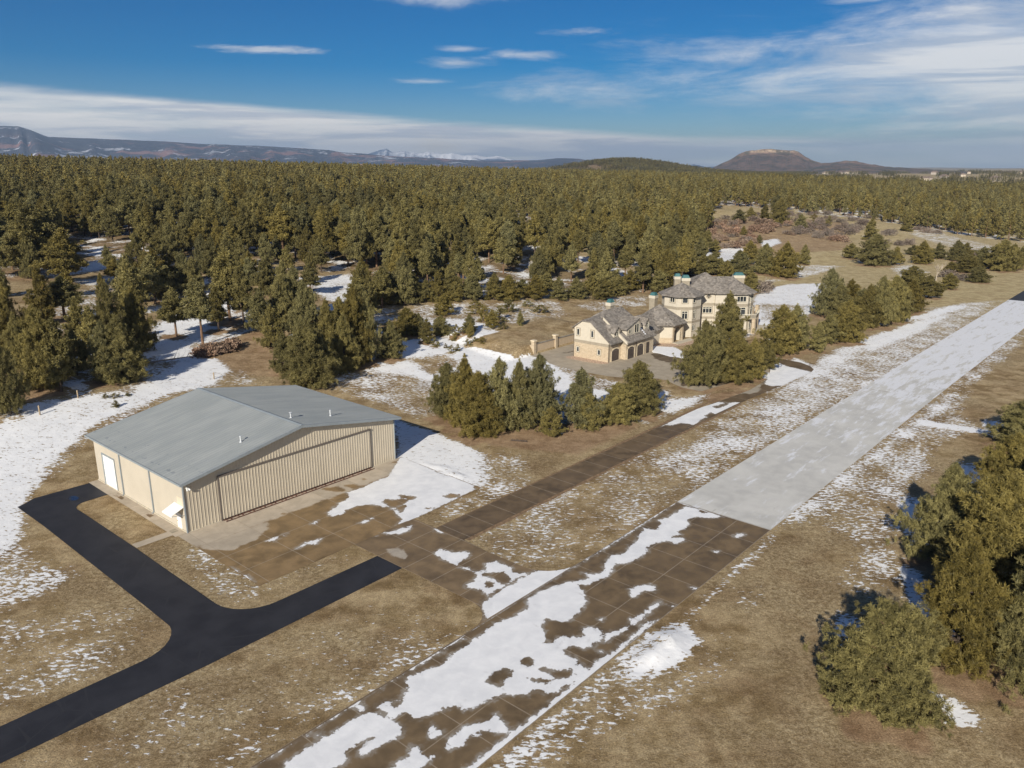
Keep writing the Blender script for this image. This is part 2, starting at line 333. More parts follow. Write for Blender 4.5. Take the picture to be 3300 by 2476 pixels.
def pave_mat(name,wet,dryc,jx=None,jy=None,x0=0,y0=0,rough=.4,icy=0.0,jw=.05,jcol=(.34,.28,.21),limit=1.6,var=.3):
    m=bpy.data.materials.new(name); m.use_nodes=True; w=NT(m.node_tree)
    bs=w.n('ShaderNodeBsdfPrincipled'); w.n('ShaderNodeOutputMaterial',i={0:bs})
    co=w.n('ShaderNodeTexCoord').outputs['Object']; X,Y,_=w.sep(co)[:3]
    at_=w.n('ShaderNodeAttribute',attribute_name='melt'); sp=w.n('ShaderNodeSeparateColor',i={0:at_.outputs['Color']}).outputs
    sd=w.m('MULTIPLY',w.m('SUBTRACT',sp[0],.5),2*limit); dr=w.m('MULTIPLY',w.m('SUBTRACT',sp[1],.5),2*limit)
    n0=w.noise(co,.12,4,.55); n1=w.noise(co,.55,6,.6,.3); n2=w.noise(co,2.4,7,.72); n3=w.noise(co,18,3,.7)
    a=tuple(c*(1-var) for c in wet); b=tuple(c*(1+var) for c in wet)
    col=w.mix(w.mr(n1,.3,.7),a,b); col=w.mix(w.mr(n0,.4,.6,0,.35),col,tuple(c*1.35 for c in wet))
    dc=w.mix(w.mr(n1,.3,.7),tuple(c*.86 for c in dryc),tuple(c*1.1 for c in dryc)); dc=w.mix(w.mr(n2,.3,.7,.0,.25),dc,tuple(c*.8 for c in dryc))
    dm=w.mr(w.m('ADD',dr,w.m('ADD',w.m('MULTIPLY',w.m('SUBTRACT',n1,.5),2.0),w.m('MULTIPLY',w.m('SUBTRACT',n3,.5),1.1))),-.12,.12)
    col=w.mix(dm,col,dc)
    # slabs differ a little from one another, with pale joints between
    if jx or jy:
        jm=0.0
        for ax,step,o_ in ((X,jx,x0),(Y,jy,y0)):
            if not step: continue
            t=w.m('DIVIDE',w.m('SUBTRACT',ax,o_),step); fr=w.m('ABSOLUTE',w.m('SUBTRACT',t,w.m('ROUND',t)))
            wob=w.m('MULTIPLY',w.m('SUBTRACT',n2,.5),.02)
            ln=w.mr(w.m('ADD',w.m('MULTIPLY',fr,step),wob),jw*.5,jw*1.3,1,0); jm=w.m('MAXIMUM',jm,ln)
        cell=w.n('ShaderNodeTexWhiteNoise',noise_dimensions='2D')
        w.set(cell.inputs['Vector'],w.comb(w.m('FLOOR',w.m('DIVIDE',w.m('SUBTRACT',X,x0),jx or 9)),w.m('FLOOR',w.m('DIVIDE',w.m('SUBTRACT',Y,y0),jy or 9))))
        k=w.mr(cell.outputs['Value'],0,1,.93,1.07,'LINEAR')
        col=w.mix(1.0,col,w.comb(k,k,k),'MULTIPLY')
        col=w.mix(w.m('MULTIPLY',jm,w.mr(n2,.3,.6,.35,.85)),col,jcol)
    if icy:
        st=w.noise(w.mapping(co,rot=(0,0,R(49)),sc=(.28,1.5,1)),.42,8,.72,.25)
        far=w.mr(X,50,180,-.02,.16)
        im=w.mr(w.m('ADD',st,far),.53,.64,0,.9); col=w.mix(im,col,(.70,.71,.745))
        dk=w.noise(w.mapping(co,loc=(40,3,0),rot=(0,0,R(49)),sc=(.3,1.8,1)),.6,7,.75); col=w.mix(w.mr(dk,.63,.70,0,.6),col,(.27,.25,.22))
    # salt and frost specks on the wet concrete
    sp_=w.m('MULTIPLY',w.mr(w.noise(co,5.5,5,.8),.60,.70),w.mr(w.noise(co,.4,3,.5),.52,.66)); col=w.mix(w.m('MULTIPLY',sp_,.55),col,tuple(min(1,c*1.5+.05) for c in dryc))
    e=w.m('ADD',sd,w.m('ADD',w.m('MULTIPLY',w.m('SUBTRACT',n1,.5),.35),w.m('MULTIPLY',w.m('SUBTRACT',n2,.5),1.0)))
    e=w.m('ADD',e,w.m('MULTIPLY',w.m('SUBTRACT',w.noise(co,1.15,9,.72,.2),.5),1.35))
    rim=w.m('MULTIPLY',w.mr(e,-.50,-.04),w.mr(n1,.38,.62,.1,1)); mk=w.mr(e,-.02,.05)
    col=w.mix(w.m('MULTIPLY',rim,.75),col,(.33,.31,.28))
    thin=w.m('MULTIPLY',w.mr(w.noise(co,.75,6,.6,.6),.60,.70),w.mr(e,1.3,.05)); 
    scol=w.mix(w.m('MULTIPLY',thin,.5),w.mix(w.mr(n1,.3,.7),(.72,.725,.745),(.84,.84,.85)),(.44,.425,.42))
    col=w.mix(mk,col,scol)
    w.set(bs.inputs['Base Color'],col)
    r=w.mr(n1,.3,.7,rough*1.0,rough*1.6); r=w.mix(dm,w.comb(r,r,r),(.85,.85,.85)); r=w.mix(mk,r,(.6,.6,.6)); w.set(bs.inputs['Roughness'],w.n('ShaderNodeRGBToBW',i={0:r}).outputs[0])
    bs.inputs['Specular IOR Level'].default_value=.18
    h=w.m('ADD',w.m('MULTIPLY',n3,.06),w.m('MULTIPLY',mk,w.m('ADD',.9,w.m('MULTIPLY',n2,.55))))
    bp=w.n('ShaderNodeBump',i={'Strength':.6,'Distance':.05,'Height':h}); w.set(bs.inputs['Normal'],bp.outputs[0])
    return m
def tr(cf,pts): return [guv(*cf(*p)) for p in pts]
def make_pavement():
    WET=(.150,.106,.061); DRY=(.44,.375,.295)
    A=[('+',tr(c2,((960,1150),(1000,1130),(1100,1120),(1130,1050),(1120,1010),(1140,980),(1230,945),(1320,920),(1400,850),(1500,780),(1560,740),(1650,665),(1760,625),(1850,570),(1840,525),(1900,480),(2000,440),(2080,420),(2140,410),(2212,395)))
        +tr(c3,((130,590),(200,600),(250,580),(250,540),(290,500),(280,488),(340,490),(380,470),(390,440),(430,415),(440,380),(470,355),(455,340),(500,350),(540,355),(560,320),(545,300),(600,290),(640,260),(680,240),(700,225),(760,240),(790,265),(820,258),(900,280),(860,290),(800,290),(750,285),(700,300),(720,320),(690,350),(650,365),(670,380),(610,395),(690,400),(690,415),(640,432),(600,415),(540,425),(490,450),(480,480),(420,520),(380,540),(310,540),(290,580),(270,610),(220,630),(160,655),(110,655),(140,700),(150,750),(120,800),(60,850),(20,860),(-60,840),(-95,880)))
        +tr(c2,((1960,770),(1935,783),(1990,780),(2080,740),(2150,745),(2230,735),(2230,800),(2100,795),(2060,830),(2080,870),(2130,870),(2140,900),(2080,940),(2000,940),(1940,920),(1905,935),(1960,960),(2010,990),(2080,990),(2150,960),(2230,950),(2230,990),(2150,1010),(2080,1020),(2000,1080),(1950,1080),(1940,1060),(1880,1060),(1830,1090),(1760,1085),(1700,1080),(1640,1110),(1560,1150),(1460,1185),(1440,1150),(1370,1160),(1300,1190),(1200,1230),(1150,1230),(1140,1200),(1090,1190),(1040,1230),(1000,1190),(950,1170)))),
       ('-',tr(c2,((1595,1010),(1640,960),(1700,930),(1760,945),(1740,975),(1700,1000),(1705,1055),(1640,1035)))),
       ('-',tr(c2,((1803,880),(1830,866),(1865,868),(1880,885),(1872,908),(1840,918),(1808,908)))),
       ('-',tr(c2,((1020,1150),(1060,1120),(1110,1130),(1060,1160)))),('-',tr(c2,((1840,985),(1900,990),(1990,1000),(1960,1020),(1880,1010)))),
       ('+',tr(c2,((340,1560),(480,1440),(560,1390),(680,1320),(800,1240),(870,1200),(940,1195),(1020,1225),(1090,1280),(1100,1310),(1060,1350),(1000,1370),(900,1435),(850,1445),(830,1420),(860,1390),(930,1340),(860,1360),(820,1390),(760,1430),(770,1480),(690,1523),(620,1640)))),
       ('+',tr(c2,((820,1140),(860,1150),(880,1180),(850,1190),(830,1170)))),('+',tr(c2,((590,1330),(620,1315),(625,1325),(600,1340)))),
       ('+',tr(c2,((1250,1300),(1280,1270),(1340,1320),(1330,1335),(1270,1350),(1250,1330)))),
       ('+',tr(c2,((1355,1410),(1380,1350),(1450,1290),(1540,1260),(1620,1240),(1640,1205),(1680,1220),(1720,1280),(1720,1310),(1660,1315),(1600,1300),(1530,1300),(1500,1350),(1450,1390),(1380,1415)))),
       ('+',tr(c2,((980,1560),(1080,1490),(1130,1460),(1160,1390),(1200,1400),(1220,1450),(1310,1450),(1250,1490),(1210,1523),(1150,1600)))),
       ('+',tr(c2,((1500,1340),(1540,1300),(1560,1330)))),
       ('+',tr(c3,((390,680),(420,665),(500,655),(525,665),(530,690),(470,690),(410,725),(400,705)))),
       ('+',tr(c3,((960,390),(1000,375),(1025,380),(990,400)))),('+',tr(c3,((845,472),(880,472),(872,485)))),('+',tr(c3,((720,666),(760,675),(740,688)))),('+',tr(c3,((218,850),(245,842),(240,856)))),
       ('+',tr(c3,((-20,950),(40,940),(90,950),(140,930),(130,900),(170,885),(220,895),(245,925),(240,940),(220,970),(180,990),(140,1005),(90,990),(50,990),(20,1020),(60,1050),(90,1100),(80,1120),(-20,1120)))),
       ('+',tr(c3,((245,925),(300,915),(380,880),(400,860),(390,845),(440,830),(500,780),(560,742),(558,760),(500,805),(440,860),(400,880),(330,930),(260,965)))),
       ('+',tr(c3,((605,770),(640,763),(645,782)))),('+',tr(c3,((440,905),(480,860),(540,850),(500,890),(400,960),(300,1060),(290,1045),(340,985),(380,960)))),
       ('+',tr(c3,((-20,1170),(60,1170),(90,1150),(60,1100),(120,1090),(150,1110),(200,1110),(150,1130),(180,1150),(100,1190),(-20,1210)))),
       ('+',tr(c3,((220,1018),(245,1025),(250,1038),(225,1035)))),
       ('+',[(-14,-52.2),(-14,-51.5),(-6,-51.3),(4,-51.5),(12,-51.1),(16,-52.2)]),('+',[(46.2,-39.2),(46.2,-39.5),(30,-39.7),(20,-39.5),(20,-39.2)]),
       ('+',[(-25,-39.2),(-25,-39.6),(-5,-39.55),(6,-39.8),(6,-39.2)])]
    run=[(-34,-51.95),(46,-51.95),(46,-39.4),(-34,-39.4)]
    sheet('runway',run,.26,.03,pave_mat('wet brown concrete',WET,DRY,4.4,4.17,2.0,-39.4,.42),A)
    lt=[(46,-51.95),(118,-52.2),(258,-53.6),(258,-40.9),(118,-39.7),(46,-39.4)]
    sheet('frosted_runway',lt,2.0,.036,pave_mat('frosted pale concrete',(.50,.49,.465),(.5,.49,.46),72.1,None,46,0,.6,icy=1,jw=.22,jcol=(.36,.33,.29),var=.07))
    sheet('runway_end',[(258,-53.6),(420,-55),(420,-42.5),(258,-40.9)],8,.03,mat('fresh_asphalt',(.035,.037,.045),.8,var=.2))
    ap=[(-1.1,0),(-1.3,25.0),(0,25.0),(0,0.0),(33.4,0),(32.9,-17.3),(10.9,-17.3)]
    ap=[(-1.2,-17.3),(11.1,-17.35),(20.2,-17.35),(20.9,-17.5),(32.7,-17.1),(33.3,0.0),(-1.2,0.0)]
    AS=[('+',tr(E1,((1550,865),(1530,900),(1460,1010),(1430,1060),(1300,1110),(1180,1170),(1060,1210),(1010,1230),(1020,1280),(980,1310),(900,1360),(830,1410),(800,1440),(860,1475),(985,1440),(990,1410),(1090,1365),(1290,1350),(1400,1380),(1480,1400),(1540,1480),(1570,1500),(1500,1575),(1640,1520),(1800,1440),(2000,1350),(2300,1200),(2300,1120),(2010,1050),(1900,1010),(1700,900)))),
        ('-',tr(E1,((1360,1320),(1400,1295),(1480,1300),(1560,1290),(1630,1300),(1600,1340),(1540,1370),(1460,1390),(1400,1350)))),
        ('-',tr(E1,((1520,1255),(1570,1250),(1650,1260),(1710,1265),(1700,1300),(1640,1300),(1560,1280)))),
        ('-',tr(E1,((1480,1400),(1540,1360),(1610,1350),(1600,1390),(1560,1430),(1500,1410)))),('-',tr(E1,((1330,1390),(1400,1370),(1460,1390),(1420,1425),(1350,1430)))),
        ('-',tr(E1,((1800,1378),(1880,1385),(1840,1402)))),('-',tr(E1,((1980,1260),(2060,1235),(2150,1245),(2140,1280),(2050,1290)))),
        ('+',tr(E1,((1120,1542),(1260,1480),(1275,1485),(1205,1525),(1190,1545)))),('+',tr(C3,((1320,535),(1380,500),(1490,460),(1560,440),(1550,470),(1480,470),(1440,510),(1420,535)))),
        ('+',tr(C3,((1840,330),(1925,292),(1912,330),(1880,338)))),('+',tr(C3,((1650,642),(1790,550),(1985,498),(1900,573),(1810,568)))),
        ('+',tr(C3,((890,852),(910,852),(1000,920),(985,925)))),('+',tr(C3,((1010,920),(1060,930),(1120,970),(1165,1020),(1155,1035),(1080,985)))),
        ('+',tr(c2,((985,125),(1060,110),(1160,80),(1150,105),(1100,130),(1010,135)))),('+',tr(c2,((905,210),(940,175),(960,180),(930,205))))]
    DR=[('+',[(-3,3),(40,3),(40,-4.42),(-3,-4.42)]),('+',tr(C3,((1480,240),(1380,280),(1320,390),(1200,520),(1000,600),(900,640),(560,630),(500,600)))),
        ('-',tr(E1,((750,1190),(800,1165),(900,1170),(1010,1210),(960,1225),(820,1215)))),('-',tr(E1,((970,1160),(1010,1135),(1090,1140),(1120,1175),(1060,1185)))),
        ('-',tr(E1,((320,1445),(350,1428),(400,1432),(400,1447),(350,1457)))),('-',tr(E1,((1150,1090),(1175,1080),(1210,1088),(1190,1098)))),('-',tr(E1,((1475,920),(1530,905),(1520,925))))]
    sheet('apron',ap,.24,.03,pave_mat('wet tan concrete',(.22,.15,.078),DRY,5.6,4.4,-.0,0.0,.45),AS,DR)
    sheet('walkway',[(-1.5,0.02),(-.02,0.02),(-.02,25.0),(-1.4,25.0),(-1.5,2.1),(-5.7,2.05),(-5.72,.75),(-1.5,.7)],.5,.027,
        pave_mat('dry tan concrete',(.16,.11,.065),DRY,None,3.1,0,0,.6),(),
        [('+',[(-9,-2),(4,-2),(4,27),(-9,27)]),('-',[(-1.4,15.9),(-.3,16.2),(-.25,17.2),(-.9,17.5),(-1.4,17.0)]),('-',[(-1.35,7.4),(-.3,7.7),(-.25,8.6),(-.9,8.9),(-1.35,8.4)])])
    # connector with flared corners
    co=[(11.1,-17.36),(11.1,-36.0)]+inset_poly_arc(7.7,-36.0,3.4,0,-90)[1:]+[(7.7,-39.39),(24.4,-39.39)]+inset_poly_arc(24.0,-35.2,4.15,-90,-180)+[(19.85,-30),(20.2,-26.0),(20.2,-21.0),(20.2,-17.36)]
    CS=[('+',tr(c2,((1290,245),(1330,225),(1400,240),(1500,240),(1490,270),(1430,300),(1440,330),(1480,330),(1530,355),(1590,350),(1600,310),(1650,290),(1740,330),(1760,360),(1850,370),(1900,350),(2000,350),(2100,335),(2160,320),(2100,370),(1960,450),(1830,530),(1650,610),(1600,650),(1585,600),(1570,560),(1610,495),(1550,460),(1480,450),(1480,430),(1530,410),(1545,370),(1400,310),(1300,260)))),
        ('-',tr(c2,((1590,360),(1700,360),(1740,395),(1740,420),(1700,435),(1640,400),(1580,380)))),('-',tr(c2,((1582,425),(1612,408),(1645,425),(1635,445),(1600,448)))),
        ('-',tr(c2,((1520,545),(1700,445),(1850,362),(1862,370),(1700,460),(1540,560)))),('+',tr(c2,((1290,98),(1340,115),(1350,130),(1290,112)))),('+',tr(c2,((910,150),(950,130),(945,148)))),('+',tr(c2,((985,125),(1060,110),(1160,80),(1150,105),(1100,130),(1010,135))))]
    sheet('taxi_apron_link',co,.22,.034,pave_mat('link concrete',(.175,.124,.073),(.40,.35,.29),4.45,4.25,11.1,-17.3,.42),CS,[('+',tr(c2,((990,220),(1080,215),(1140,260),(1120,290),(1040,250)))),('+',tr(c2,((1560,560),(1850,370),(1900,480),(1620,640))))])
    # taxiway, ending in the loop road round the pines
    def dd(pts): return [UVof(*at(*D4(*p))) for p in pts]
    tx=[(20.2,-26.05),(60,-26.2),(95,-26.15)]+dd(((1750,423),(1990,312),(2010,290),(1980,262),(1900,232),(1800,212),(1700,196),(1640,205),(1640,355),(1560,412),(1470,465)))+[(84,-21.9),(60,-21.8),(20.2,-21.35)]
    TS=[('+',tr(D4,((760,755),(850,700),(900,680),(1000,620),(1100,580),(1200,560),(1290,570),(1240,580),(1160,600),(1190,620),(1260,600),(1330,565),(1420,570),(1370,600),(1260,640),(1200,670),(1150,650),(1090,680),(1120,690),(1060,710),(1020,760),(950,745),(880,740),(820,760)))),
        ('+',tr(D4,((1590,410),(1630,360),(1640,215),(1690,225),(1780,262),(1880,285),(1990,312),(1900,360),(1760,425),(1650,430))))]
    sheet('taxiway',tx,.5,.038,pave_mat('taxiway concrete',(.132,.094,.058),(.36,.32,.26),4.12,None,.6,0,.4),TS,[('+',tr(D4,((1370,492),(1500,410),(1575,405),(1560,475),(1470,495))))])
    # strips of bare earth that run along the taxiway
    e=MB()
    for a,b in ((-21.8,-21.25),(-26.65,-26.05)):
        P=[(20.5+3*i,a+.12*math.sin(i*2.1)) for i in range(25)]; Q=[(20.5+3*i,b-.02) for i in range(25)]
        for i in range(24): e.add([(P[i][0],P[i][1],0),(P[i+1][0],P[i+1][1],0),(Q[i+1][0],Q[i+1][1],0),(Q[i][0],Q[i][1],0)],[(0,1,2,3)])
    o=e.build('earth_verge',mat('bare_earth',(.22,.145,.085),.95,var=.35,scale=2,bump=.5),loc=(OX,OY,.024)); o.rotation_euler=(0,0,RZ); tag(o,kind='structure')
    # black asphalt drive
    q=[(-1.4,24.7),(-8.3,24.8),(-9.6,23.9),(-10.7,23.4),(-10.55,15),(-10.6,5),(-10.7,-12)]+inset_poly_arc(-15.0,-16.6,4.3,0,-88)[1:]+[(-60,-20.9),(-60,-25.6),(-27,-25.35),(-11.5,-25.8),(11.05,-25.65),(11.05,-21.45),(-1.5,-21.3)]+inset_poly_arc(-1.6,-17.0,4.3,-90,-180)[1:]+[(-5.85,-5),(-5.8,.8),(-5.9,15)]+inset_poly_arc(-4.2,16.9,1.75,180,90,5)+[(-1.45,18.75)]
    sheet('asphalt_driveway',q,.8,.032,mat('new_asphalt',fn=asphalt_fn),label='x')
    puddle=MB(); puddle.prism([(-4.9+.55*math.cos(a*.5236)*(1+.1*math.sin(a*3)),20.9+.95*math.sin(a*.5236)) for a in range(12)],0,.006)
    o=puddle.build('puddle',mat('puddle_water',(.02,.03,.06),.06,var=.1,spec=.6),loc=(OX,OY,.034)); o.rotation_euler=(0,0,RZ); tag(o,kind='structure')
    # concrete court in front of the garages
    S=lambda *p:UVof(*at(*p))
    g=[S(1715,1149),S(1747,1157),S(1772,1172),S(1800,1182),S(1835,1190),S(1873,1199),S(1907,1204),S(1957,1213),S(2010,1218),S(2060,1218),S(2119,1221),S(2150,1227),S(2170,1238),S(2200,1250),S(2260,1262),S(2300,1250),S(2380,1228),S(2440,1216),S(2478,1200),S(2482,1165),S(2440,1160),S(2300,1178),S(2230,1168),S(2188,1153),S(2120,1141),S(2097,1130),(121,9.4),(121,27.2),(98.2,27.2),(96.8,26.8)]
    sheet('garage_court',g,.8,.026,pave_mat('court concrete',(.12,.09,.06),(.38,.325,.25),6,6,2,3,.6,jw=.04,jcol=(.30,.26,.21)),(),
        [('+',[(80,-40),(160,-40),(160,40),(80,40)]),('-',tr(D4,((650,160),(720,150),(800,180),(900,190),(960,230),(900,250),(760,225),(680,200)))),('-',tr(D4,((810,275),(890,268),(960,290),(890,296)))),
         ('-',tr(crop(1620,1000,7.9),((1510,1100),(1650,1065),(1820,1035),(1800,1060),(1600,1105)))),('-',tr(D4,((900,430),(1500,420),(1560,300),(1300,240),(950,250))))])
def asphalt_fn(w,bs,co):
    n1=w.noise(co,.35,5,.6); n2=w.noise(co,40,3,.8); n3=w.noise(w.mapping(co,sc=(1,3,1)),1.2,6,.8)
    c=w.mix(w.mr(n1,.3,.7),(.019,.019,.023),(.032,.032,.037)); c=w.mix(w.mr(n2,.4,.8,0,.35),c,(.055,.055,.062)); c=w.mix(w.mr(n3,.62,.8,0,.35),c,(.12,.12,.122)); v_=w.n('ShaderNodeTexVoronoi',feature='DISTANCE_TO_EDGE',i={'Vector':w.mapping(co,sc=(.16,.11,1)),'Scale':1.0}).outputs[0]; c=w.mix(w.mr(w.m('ADD',v_,w.m('MULTIPLY',w.m('SUBTRACT',n1,.5),.05)),.0,.005,.18,0),c,(.07,.068,.066))
    w.set(bs.inputs['Base Color'],c); bs.inputs['Roughness'].default_value=.62
    bp=w.n('ShaderNodeBump',i={'Strength':.4,'Distance':.02,'Height':n2}); w.set(bs.inputs['Normal'],bp.outputs[0])
# snow density on open ground, photo coordinates at 2212 px width -> (polygon, density, feather in metres)
GROUNDSNOW=[
 (((-40,885),(60,870),(150,860),(240,845),(330,812),(400,770),(470,775),(500,800),(470,832),(370,852),(310,880),(262,893),(235,905),(195,930),(110,1030),(70,1062),(48,1105),(50,1150),(30,1200),(-40,1260)),.93,1.5),
 (((262,893),(370,852),(470,832),(520,800),(560,830),(470,835),(400,860),(300,895),(190,950),(120,1030),(100,1010),(195,930)),.42,2),
 (((-40,1215),(40,1180),(110,1215),(170,1245),(90,1290),(-40,1330)),.62,1.5),
 (((-40,1345),(120,1310),(300,1320),(310,1390),(200,1450),(-40,1530)),.34,2.0),
 (((-40,1420),(160,1370),(240,1440),(120,1490),(-40,1540)),.36,2),
 (((400,1172),(470,1190),(560,1262),(590,1285),(500,1310),(420,1250)),.40,1.2),
 (((-40,1700),(330,1480),(640,1370),(850,1290),(1000,1370),(900,1440),(560,1640),(500,1700)),.20,3),
 (((560,1420),(860,1310),(880,1340),(620,1460)),.22,3),
 (((420,1700),(820,1480),(1010,1375),(1030,1350),(1000,1345),(800,1450),(600,1560),(380,1690)),.40,1.0),
 (((560,1250),(760,1195),(800,1190),(740,1215),(600,1262)),.30,1.0),
 (((850,905),(950,938),(1060,985),(1100,1010),(1040,1055),(920,1050),(860,1000)),.95,1.0),
 (((1060,962),(1130,985),(1150,1050),(1000,1120),(940,1130),(960,1090),(1040,1055)),.44,2.0),
 (((700,838),(800,780),(980,790),(1000,850),(940,880),(930,915),(860,890),(780,860)),.52,2.5),
 (((780,800),(880,725),(930,680),(1010,690),(1070,700),(1085,755),(1165,768),(1220,800),(1310,832),(1400,868),(1530,852),(1510,872),(1400,915),(1310,900),(1230,912),(1180,880),(960,830),(880,810)),.97,1.8),
 (((850,860),(960,830),(1230,880),(1100,920),(960,915)),.35,2.0),
 (((880,775),(960,765),(1010,790),(930,810)),.35,1.5),
 (((1180,760),(1290,815),(1480,860),(1250,838)),.55,1.0),
 (((1080,712),(1240,688),(1240,752),(1170,764),(1092,744)),.04,1.2),
 (((840,700),(900,650),(1100,640),(1200,650),(1230,680),(1120,700),(980,690)),.55,3),
 (((1240,660),(1310,640),(1400,640),(1400,660),(1290,675)),.45,2),
 (((1395,745),(1440,742),(1490,765),(1500,778),(1440,775)),.9,.6),
 (((1630,630),(1700,614),(1780,612),(1830,622),(1765,660),(1730,705),(1640,712),(1610,735),(1560,740),(1620,690)),.88,1.5),
 (((1640,655),(1750,660),(1720,690),(1650,690)),.55,2),
 (((1640,615),(1660,590),(1720,570),(1830,575),(1740,600)),.55,2),
 (((1500,560),(1520,540),(1600,530),(1640,560),(1560,590)),.85,3),
 (((1640,780),(1690,760),(1760,790),(1700,830),(1650,850)),.97,1.2),
 (((1020,1150),(1240,1020),(1500,900),(1690,842),(1760,795),(1760,770),(1850,735),(1960,700),(2000,665),(2090,655),(2190,645),(2212,640),(2150,680),(2000,770),(1700,960),(1480,1082),(1330,1160),(1220,1228),(1120,1228),(1050,1195)),.35,1.2),
 (((1430,1000),(1690,842),(1760,790),(1900,720),(2000,672),(2080,655),(2150,650),(2000,760),(1850,862),(1640,960),(1500,1040)),.58,2),
 (((1690,842),(1770,780),(1850,735),(1880,745),(1790,800),(1740,840)),.80,1.5),
 (((1850,740),(1960,700),(2050,680),(1960,728),(1880,760)),.95,1.2),
 (((1950,690),(2060,660),(2090,662),(2000,690)),.95,1.2),
 (((1130,1090),(1250,1040),(1290,1060),(1150,1120)),.5,2),
 (((1660,1146),(1760,1060),(1900,945),(2000,870),(2212,700),(2212,745),(2110,830),(2075,895),(2130,925),(2060,950),(1990,1000),(1900,1095),(1960,1110),(1950,1150),(1880,1190),(1760,1125)),.46,1.5),
 (((1700,1110),(1800,1040),(1960,920),(2060,850),(2060,870),(1960,950),(1830,1050),(1730,1120)),.68,1.0),
 (((1900,1000),(1990,960),(2010,1010),(1940,1090),(1880,1080)),.6,2),
 (((1980,905),(2135,930),(2135,939),(1985,918)),1.0,.7),
 (((1870,1180),(1940,1170),(1950,1260),(1860,1290),(1800,1260)),.45,2),
 (((1560,1250),(1640,1180),(1665,1150),(1680,1160),(1600,1240),(1500,1320),(1480,1330)),.72,.8),
 (((1590,1270),(1660,1265),(1640,1310),(1600,1320)),.45,1),
 (((1330,1425),(1400,1370),(1480,1345),(1512,1385),(1470,1440),(1400,1480),(1350,1470)),1.15,.8),
 (((1040,1700),(1180,1570),(1330,1470),(1500,1440),(1560,1370),(1600,1420),(1480,1520),(1300,1600),(1150,1700)),.36,2),
 (((1040,1680),(1140,1590),(1330,1430),(1480,1330),(1500,1320),(1510,1335),(1400,1420),(1240,1530),(1120,1640),(1080,1700)),.66,1.0),
 (((2010,1490),(2065,1510),(2125,1550),(2100,1575),(2040,1568),(1995,1530)),.92,.6),
 (((640,600),(760,590),(800,620),(760,660),(700,650)),.8,3),
 (((330,700),(430,640),(500,600),(520,640),(480,720),(420,770),(330,790)),.95,2.5),
 (((100,640),(210,610),(330,600),(240,640),(200,720),(60,720)),.45,4),
 (((1640,520),(1680,515),(1690,525),(1650,545)),.9,2),
 (((1920,575),(1970,570),(2010,590),(1940,600)),.6,3),
 (((1940,498),(2010,495),(2212,545),(2212,558),(2090,545)),.5,4),
]
GROUNDDUFF=[
 (((360,760),(520,720),(640,740),(660,800),(560,820),(480,800)),.55,3),
 (((940,870),(1000,900),(1250,930),(1320,900),(1380,925),(1250,985),(1060,965),(940,915)),.75,2.0),
 (((560,620),(700,600),(700,640),(560,700),(460,740),(440,700)),.5,4),
 (((1230,665),(1320,655),(1330,700),(1110,745),(1080,720)),.25,3),
 (((1100,725),(1240,690),(1240,705),(1100,745)),.2,2),
 (((1500,855),(1640,838),(1690,815),(1640,850),(1560,880)),.8,1.5),
 (((1210,748),(1240,752),(1300,815),(1420,850),(1520,855),(1440,852),(1300,822)),.2,1),
 (((1950,1420),(2212,1480),(2212,1660),(1980,1700),(1760,1640)),.35,6),
 (((1520,470),(1830,480),(1850,540),(1530,560)),.6,5),
]
# near edge of the dense wood, photo coordinates at 2212 px width, then its far corners in metres
FOREST_EDGE=((-120,590),(0,580),(60,575),(200,560),(420,560),(600,560),(800,590),(860,640),(1000,640),(1180,635),(1400,640),(1480,620),(1530,560),(1530,470),(1560,445),(1700,455),(1760,465),(1860,472),(1960,488),(2100,512),(2300,535))
def forest_poly():
    P=[at(*disp(*p)) for p in FOREST_EDGE]
    return P+[(2600,2300),(4200,5200),(-4200,5200),(-1400,700)]
# ---------------------------------------------------------------- trees
def foliage_mat(name,a,b,dead=(.16,.085,.03)):
    def fn(w,bs,co):
        oi=w.n('ShaderNodeObjectInfo').outputs['Random']; at_=w.n('ShaderNodeAttribute',attribute_name='tuft').outputs['Fac']
        n=w.noise(co,.55,3,.5)
        c=w.mix(w.mr(w.m('ADD',w.m('MULTIPLY',at_,.6),w.m('MULTIPLY',n,.4)),.1,.8),a,b)
        h=w.n('ShaderNodeHueSaturation',i={'Hue':w.mr(oi,0,1,.492,.508,'LINEAR'),'Saturation':w.mr(oi,0,1,1.05,.85,'LINEAR'),'Value':w.mr(w.m('FRACT',w.m('MULTIPLY',oi,7.31)),0,1,.72,1.22,'LINEAR'),'Color':c})
        c=w.mix(w.mr(at_,.975,.985,0,.5),h.outputs[0],dead)
        w.set(bs.inputs['Base Color'],c); bs.inputs['Roughness'].default_value=.6; bs.inputs['Specular IOR Level'].default_value=.25
        tl=w.n('ShaderNodeBsdfTranslucent',i={'Color':c}); mx=w.n('ShaderNodeMixShader',i={0:.14,1:bs,2:tl})
        out=[n_ for n_ in w.nt.nodes if n_.type=='OUTPUT_MATERIAL'][0]; w.set(out.inputs[0],mx.outputs[0])
    return mat(name,fn=fn)
PINE=foliage_mat('pine_needles',(.048,.043,.013),(.285,.235,.070))
PINE_G=foliage_mat('grey_green_needles',(.046,.044,.016),(.26,.225,.080))
BARK=mat('pine_bark',(.17,.105,.065),.9,var=.4,scale=3,strx=(1,1,.3))
BARK_D=mat('dark_bark',(.075,.055,.042),.9,var=.4,scale=3,strx=(1,1,.3))
OAK=foliage_mat('dry_oak_leaves',(.20,.13,.09),(.35,.235,.16),(.2,.16,.14))
TWIG=foliage_mat('bare_grey_twigs',(.15,.115,.09),(.27,.215,.175),(.2,.16,.14))
